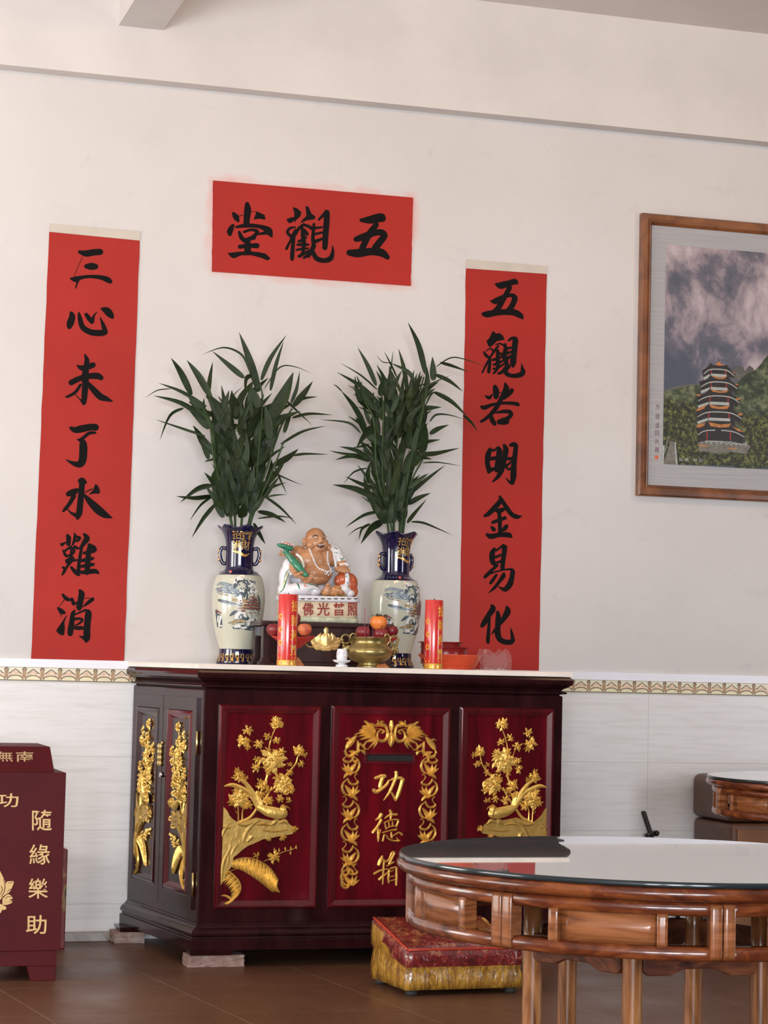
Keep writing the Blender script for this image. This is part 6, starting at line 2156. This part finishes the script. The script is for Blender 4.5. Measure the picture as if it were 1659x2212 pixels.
# ------------------------------------------------------------------ thin black rod leaning by the wall
BLK = pm('black_metal', (0.012, 0.010, 0.010, 1), 0.35, var=0.2)
ry = -0.06
t0, t1 = at(1396, 1753, ry), at(1408, 1798, ry)
d = (t1 - t0)
foot = t0 + d * (t0.z / (t0.z - t1.z))
rod = thing('walking_stick', 'thin black walking stick leaning by the tiled wall, behind the large round table', 'stick', (foot.x, ry, 0))
b = MB()
top_, bot_ = Vector((t0.x, ry + 0.03, t0.z)), Vector((foot.x + 0.0, ry - 0.05, 0.0))
b.tube([bot_ + Vector((0, 0, 0.002)), bot_.lerp(top_, 0.5), top_ - Vector((0, 0, 0.004)), top_], [0.009, 0.010, 0.0105, 0.008], 14)
b.build('shaft', BLK, rod)
b = MB()
k0 = at(1394, 1806, ry - 0.02)
k1 = at(1418, 1800, ry - 0.02)
b.tube([k0, k0.lerp(k1, 0.35) + Vector((0, 0, 0.004)), k1], [0.008, 0.010, 0.012], 12)
b.ball(k1, 0.013, 14)
b.build('cross_grip', BLK, rod)
# ------------------------------------------------------------------ framed photograph of a pagoda
FRW = m_wood('picture_frame_wood', (0.10, 0.032, 0.010, 1), (0.18, 0.058, 0.018, 1), (0.24, 0.085, 0.028, 1), (3, 3, 3), 0.35, 0.3, 1.0)
PFY = -0.03
tl, bl_ = at(1391, 460, PFY), at(1374, 1070, PFY)
fx0, fz1, fz0 = (tl.x + bl_.x) / 2, tl.z, bl_.z
fx1 = fx0 + 1.42
pic = thing('framed_picture', 'large wood framed photograph of a five-tier pagoda, on the wall at the right', 'picture', ((fx0 + fx1) / 2, -0.02, (fz0 + fz1) / 2))
def ptf_raw(u, z, h=0.0):
    return Vector((u, PFY - h, z))
b = MB()
frame_ring(b, ptf_raw, fx0, fx1, fz0, fz1, 0.050, 0.050, [(0, -0.03), (0, 0.002), (0.15, 0.010), (0.5, 0.012), (0.72, 0.008), (0.78, 0.009), (1.0, -0.004), (1.0, -0.012)])
b.build('frame', FRW, pic)
MAT = N('grey_linen_mat')
_v = MAT.mapped((40, 40, 40))
MAT.l(MAT.ramp(MAT.noise(MAT.mapped((3, 1, 120)), 1.0, 4), [(0.3, (0.33, 0.325, 0.335, 1)), (0.7, (0.40, 0.395, 0.40, 1))]), MAT.b.inputs['Base Color'])
MAT.set(Roughness=0.8)
b = MB()
fill_rect(b, ptf_raw, fx0 + 0.045, fx1 - 0.045, fz0 + 0.045, fz1 - 0.045, -0.008)
mt = b.build('mat_board', MAT.m, pic)
qtl, qbl = at(1441, 528, PFY + 0.007), at(1429, 1002, PFY + 0.007)
qx0 = (qtl.x + qbl.x) / 2
qx1 = fx0 + fx1 - qx0
qz0, qz1 = qbl.z, qtl.z
SKYM = N('print_cloudy_sky')
_v = SKYM.mapped((1.7, 1, 1.2), rot=(0, math.radians(-30), 0))
f = SKYM.noise(_v, 3.4, 9, 0.62, 0.25)
sep = SKYM.n('ShaderNodeSeparateXYZ')
SKYM.l(SKYM.coord(), sep.inputs[0])
# open sky low on the left of the print, cloud above and to the right
tt = SKYM.math('ADD', SKYM.math('MULTIPLY', SKYM.math('SUBTRACT', sep.outputs[2], qz0 + (qz1 - qz0) * 0.56), 0.55), SKYM.math('MULTIPLY', SKYM.math('SUBTRACT', sep.outputs[0], qx0 + 0.26), 0.32))
tt = SKYM.math('MINIMUM', SKYM.math('MAXIMUM', tt, -0.16), 0.03)
SKYM.l(SKYM.ramp(SKYM.math('ADD', f, tt), [(0.36, (0.062, 0.076, 0.108, 1)), (0.45, (0.115, 0.11, 0.145, 1)), (0.52, (0.26, 0.215, 0.245, 1)), (0.62, (0.42, 0.35, 0.37, 1)), (0.76, (0.52, 0.45, 0.46, 1))]), SKYM.b.inputs['Base Color'])
SKYM.set(Roughness=0.4)
def foliage_mat(name, stops, sc):
    k = N(name)
    v = k.coord()
    k.l(k.ramp(k.noise(v, sc, 8, 0.72, 0.3), stops), k.b.inputs['Base Color'])
    k.set(Roughness=0.4)
    return k.m
HILL = foliage_mat('print_hillside', [(0.36, (0.012, 0.016, 0.010, 1)), (0.48, (0.036, 0.048, 0.024, 1)), (0.56, (0.095, 0.115, 0.055, 1)), (0.68, (0.20, 0.21, 0.11, 1))], 26)
TREE = foliage_mat('print_trees', [(0.38, (0.007, 0.009, 0.005, 1)), (0.49, (0.026, 0.030, 0.010, 1)), (0.56, (0.095, 0.105, 0.028, 1)), (0.63, (0.20, 0.19, 0.06, 1)), (0.72, (0.32, 0.28, 0.13, 1))], 48)
RIDGE = foliage_mat('print_far_ridge', [(0.3, (0.05, 0.055, 0.045, 1)), (0.7, (0.15, 0.14, 0.12, 1))], 20)
PROOF = pm('print_roof_dark', (0.018, 0.014, 0.013, 1), 0.4, var=0.4, scale=80)
PORG = pm('print_eave_orange', (0.42, 0.16, 0.045, 1), 0.4, var=0.25, scale=60)
PWHT = pm('print_balustrade', (0.36, 0.38, 0.36, 1), 0.4, var=0.2, scale=120)
PRDC = pm('print_red_column', (0.32, 0.025, 0.02, 1), 0.4)
PSTN = pm('print_stone', (0.16, 0.15, 0.125, 1), 0.4, var=0.3, scale=60)
b = MB()
fill_rect(b, ptf_raw, qx0, qx1, qz0, qz1, -0.0072)
pr_ = b.build('photo_print', SKYM.m, mt)
pt0 = crop(1420, 760, 6.94, PFY + 0.0070)
# hills, trees and pagoda of the print, thin layers of ink on the paper
X1 = (qx1 - pt0(0, 800).x) / (pt0(1000, 800).x - pt0(0, 800).x) * 1000
YB = 1690
def inside(mb, pts, lift):
    out = []
    for x, y in pts:
        p = pt0(x, y, lift)
        out.append((min(max(p.x, qx0), qx1), min(max(p.z, qz0), qz1)))
    poly(mb, out, lambda x, z, h=0.0: Vector((x, PFY + 0.0070 - lift, z)))
b = MB()
b.mi = 0
inside(b, [(60, 570), (200, 545), (300, 510), (450, 490), (560, 480), (640, 500), (640, 800), (60, 800)], 0.0001)
inside(b, [(1100, 280), (1170, 220), (1240, 200), (1290, 230), (1310, 290), (1380, 200), (1440, 250), (1500, 400), (1100, 420)], 0.0001)
b.mi = 1
inside(b, [(50, 580), (140, 590), (280, 560), (420, 520), (640, 500), (680, 900), (700, 1700), (50, 1700)], 0.0002)
inside(b, [(1150, 480), (1220, 440), (1330, 330), (1450, 290), (1540, 200), (1640, 60), (1760, -60), (1950, -250), (2200, -330), (2500, -200), (2900, -350), (3400, -150), (4200, 100), (X1 + 50, 350), (X1 + 50, 1750), (1150, 1750)], 0.0002)
b.mi = 2
inside(b, [(60, 800), (140, 700), (230, 720), (330, 800), (400, 740), (520, 760), (600, 900), (560, 1100), (620, 1250), (640, 1500), (700, 1700), (50, 1720)], 0.0003)
inside(b, [(1230, 1060), (1300, 960), (1400, 920), (1520, 980), (1640, 930), (1760, 1000), (2000, 900), (2400, 1000), (3000, 880), (3800, 1000), (X1 + 50, 900), (X1 + 50, 1750), (1250, 1750), (1330, 1400), (1260, 1200)], 0.0003)
inside(b, [(330, 1440), (480, 1380), (620, 1500), (700, 1490), (900, 1530), (1100, 1500), (1300, 1530), (1700, 1520), (X1 + 50, 1480), (X1 + 50, 1760), (300, 1720)], 0.0007)
b.build('printed_hills', [RIDGE, HILL, TREE], pr_)
b = MB()
def pp(mi, pts, lift):
    b.mi = mi
    inside(b, pts, lift)
def pbr(mi, pts, lift):
    b.mi = mi
    brush(b, pts, pt0, 0, lift, cap=False)
R_, O_, W_, C_, S_ = 0, 1, 2, 3, 4
# dark core of the tower
pp(R_, [(830, 200), (1010, 210), (1110, 500), (1150, 900), (1180, 1330), (640, 1310), (690, 900), (740, 500)], 0.00075)
# terrace and steps
pp(S_, [(600, 1340), (700, 1310), (1330, 1360), (1400, 1420), (1330, 1530), (640, 1520)], 0.0004)
for k in range(10):
    x = 660 + k * 74
    pbr(W_, [(x, 1300 + k * 5, 16), (x, 1370 + k * 5, 16)], 0.0006)
pbr(W_, [(620, 1330, 12), (900, 1345, 14), (1340, 1395, 12)], 0.0006)
pp(S_, [(90, 1690), (150, 1500), (200, 1340), (270, 1350), (280, 1690)], 0.0005)
pbr(W_, [(80, 1690, 30), (95, 1400, 26)], 0.0006)
pbr(W_, [(290, 1690, 26), (265, 1350, 16)], 0.0006)
pbr(S_, [(110, 1500, 24), (170, 1260, 18)], 0.0006)
pbr(O_, [(620, 1405, 22), (760, 1415, 22)], 0.0006)
pbr(O_, [(1060, 1450, 22), (1190, 1445, 22)], 0.0006)
# tiers, bottom first: (ytop, left tip, right tip, front left, front right, sag, y of the storey below)
T = [((580, 1135), (1320, 1210), (740, 1045), (1110, 1075), 1125, 1180, 1320), ((575, 885), (1280, 945), (765, 775), (1090, 800), 850, 905, 1000), ((585, 655), (1245, 715), (785, 550), (1075, 570), 610, 665, 760),
     ((625, 445), (1215, 495), (800, 345), (1050, 365), 405, 455, 540), ((668, 280), (1165, 325), (800, 168), (1035, 190), 215, 265, 340)]
for (lt_, rt_, fl_, fr_, ys, yl, yb) in T:
    cxx = (fl_[0] + fr_[0]) / 2
    # dark storey below with columns, balustrade
    pp(R_, [(lt_[0] + 30, yl + 45), (fl_[0], yl - 5), (fr_[0], yl + 8), (rt_[0] - 30, yl + 75), (rt_[0] - 40, yb + 60), (fr_[0], yb + 20), (fl_[0], yb + 10), (lt_[0] + 20, yb + 40)], 0.0008)
    for x in (fl_[0] + 5, fr_[0] - 15):
        pbr(C_, [(x, yl, 16), (x - 2, yb, 16)], 0.0010)
    if yb < 1200:
        pbr(W_, [(lt_[0] + 25, yb + 65, 40), (fl_[0] - 10, yb + 10, 40)], 0.0011)
        pbr(W_, [(fl_[0], yb + 8, 44), (fr_[0], yb + 22, 44)], 0.0011)
    # sweeping roof
    pp(R_, [lt_, (fl_[0] - 60, fl_[1] + 70), fl_, (fl_[0] + 40, ys - 6), (cxx, ys + 4), (fr_[0] - 40, ys), fr_, (fr_[0] + 70, fr_[1] + 90), rt_, (rt_[0] - 10, rt_[1] + 75), (fr_[0], yl + 12), (cxx, yl - 2), (fl_[0], yl), (lt_[0] + 15, lt_[1] + 85)], 0.0012)
    pbr(W_, [(lt_[0] + 25, yl + 70, 12), (fl_[0], yl, 16), (fr_[0], yl + 12, 16), (rt_[0] - 15, yl + 100, 12)], 0.0013)
for (fl_, fr_, ys) in (((760, 1050), (1110, 1075), 1135), ((770, 785), (1090, 800), 860), ((790, 555), (1075, 570), 615), ((815, 350), (1050, 360), 410)):
    pp(O_, [fl_, ((fl_[0] + fr_[0]) / 2, fl_[1] + 40), fr_, (fr_[0] - 45, ys - 4), ((fl_[0] + fr_[0]) / 2, ys), (fl_[0] + 40, ys - 18)], 0.0014)
pp(O_, [(860, 195), (895, 170), (920, 138), (950, 175), (1003, 203), (930, 210)], 0.0014)
for q in ([(580, 1130), (600, 1090), (720, 1060), (700, 1110), (620, 1140)], [(570, 890), (600, 850), (730, 795), (700, 850), (620, 885)], [(580, 635), (640, 640), (650, 655), (600, 668)], [(1110, 1110), (1200, 1150), (1320, 1210), (1210, 1190)], [(1200, 930), (1280, 915), (1270, 955), (1215, 955)], [(1170, 700), (1245, 690), (1235, 722), (1185, 722)], [(1150, 480), (1215, 480), (1195, 510)], [(1120, 310), (1160, 305), (1160, 330)]):
    pp(O_, q, 0.0015)
pbr(R_, [(915, 85, 5), (918, 145, 10)], 0.0015)
pp(R_, [(865, 1150), (955, 1150), (955, 1195), (865, 1195)], 0.0015)
b.build('printed_pagoda', [PROOF, PORG, PWHT, PRDC, PSTN], pr_)
# captions: brushed column on the mat, white caption at the foot of the print
b = MB()
mtf = crop(1360, 440, 3.351, PFY + 0.008)
G = glyphs('方德道同共贈', 1, 0, 0.0)
for g, y in zip(G, (1470, 1540, 1605, 1662, 1722, 1782)):
    put_glyph(b, g, 203 - (y - 1470) * 0.02, y, 30, 40, mtf, 0.0004)
b.build('caption', pm('maroon_ink', (0.13, 0.02, 0.05, 1), 0.6), mt)
b = MB()
poly(b, [(182, 1822), (208, 1822), (208, 1850), (182, 1850)], mtf, 0.0004)
b.build('seal_stamp', pm('orange_seal', (0.55, 0.14, 0.05, 1), 0.6), mt)
b = MB()
G = glyphs('仙居祥云', 1, 0, 0.004)
for g, x in zip(G, (350, 435, 565, 648)):
    put_glyph(b, g, x, 1615 + (x - 350) * 0.05, 62, 48, pt0, 0.0018)
b.build('caption', PWHT, pr_)
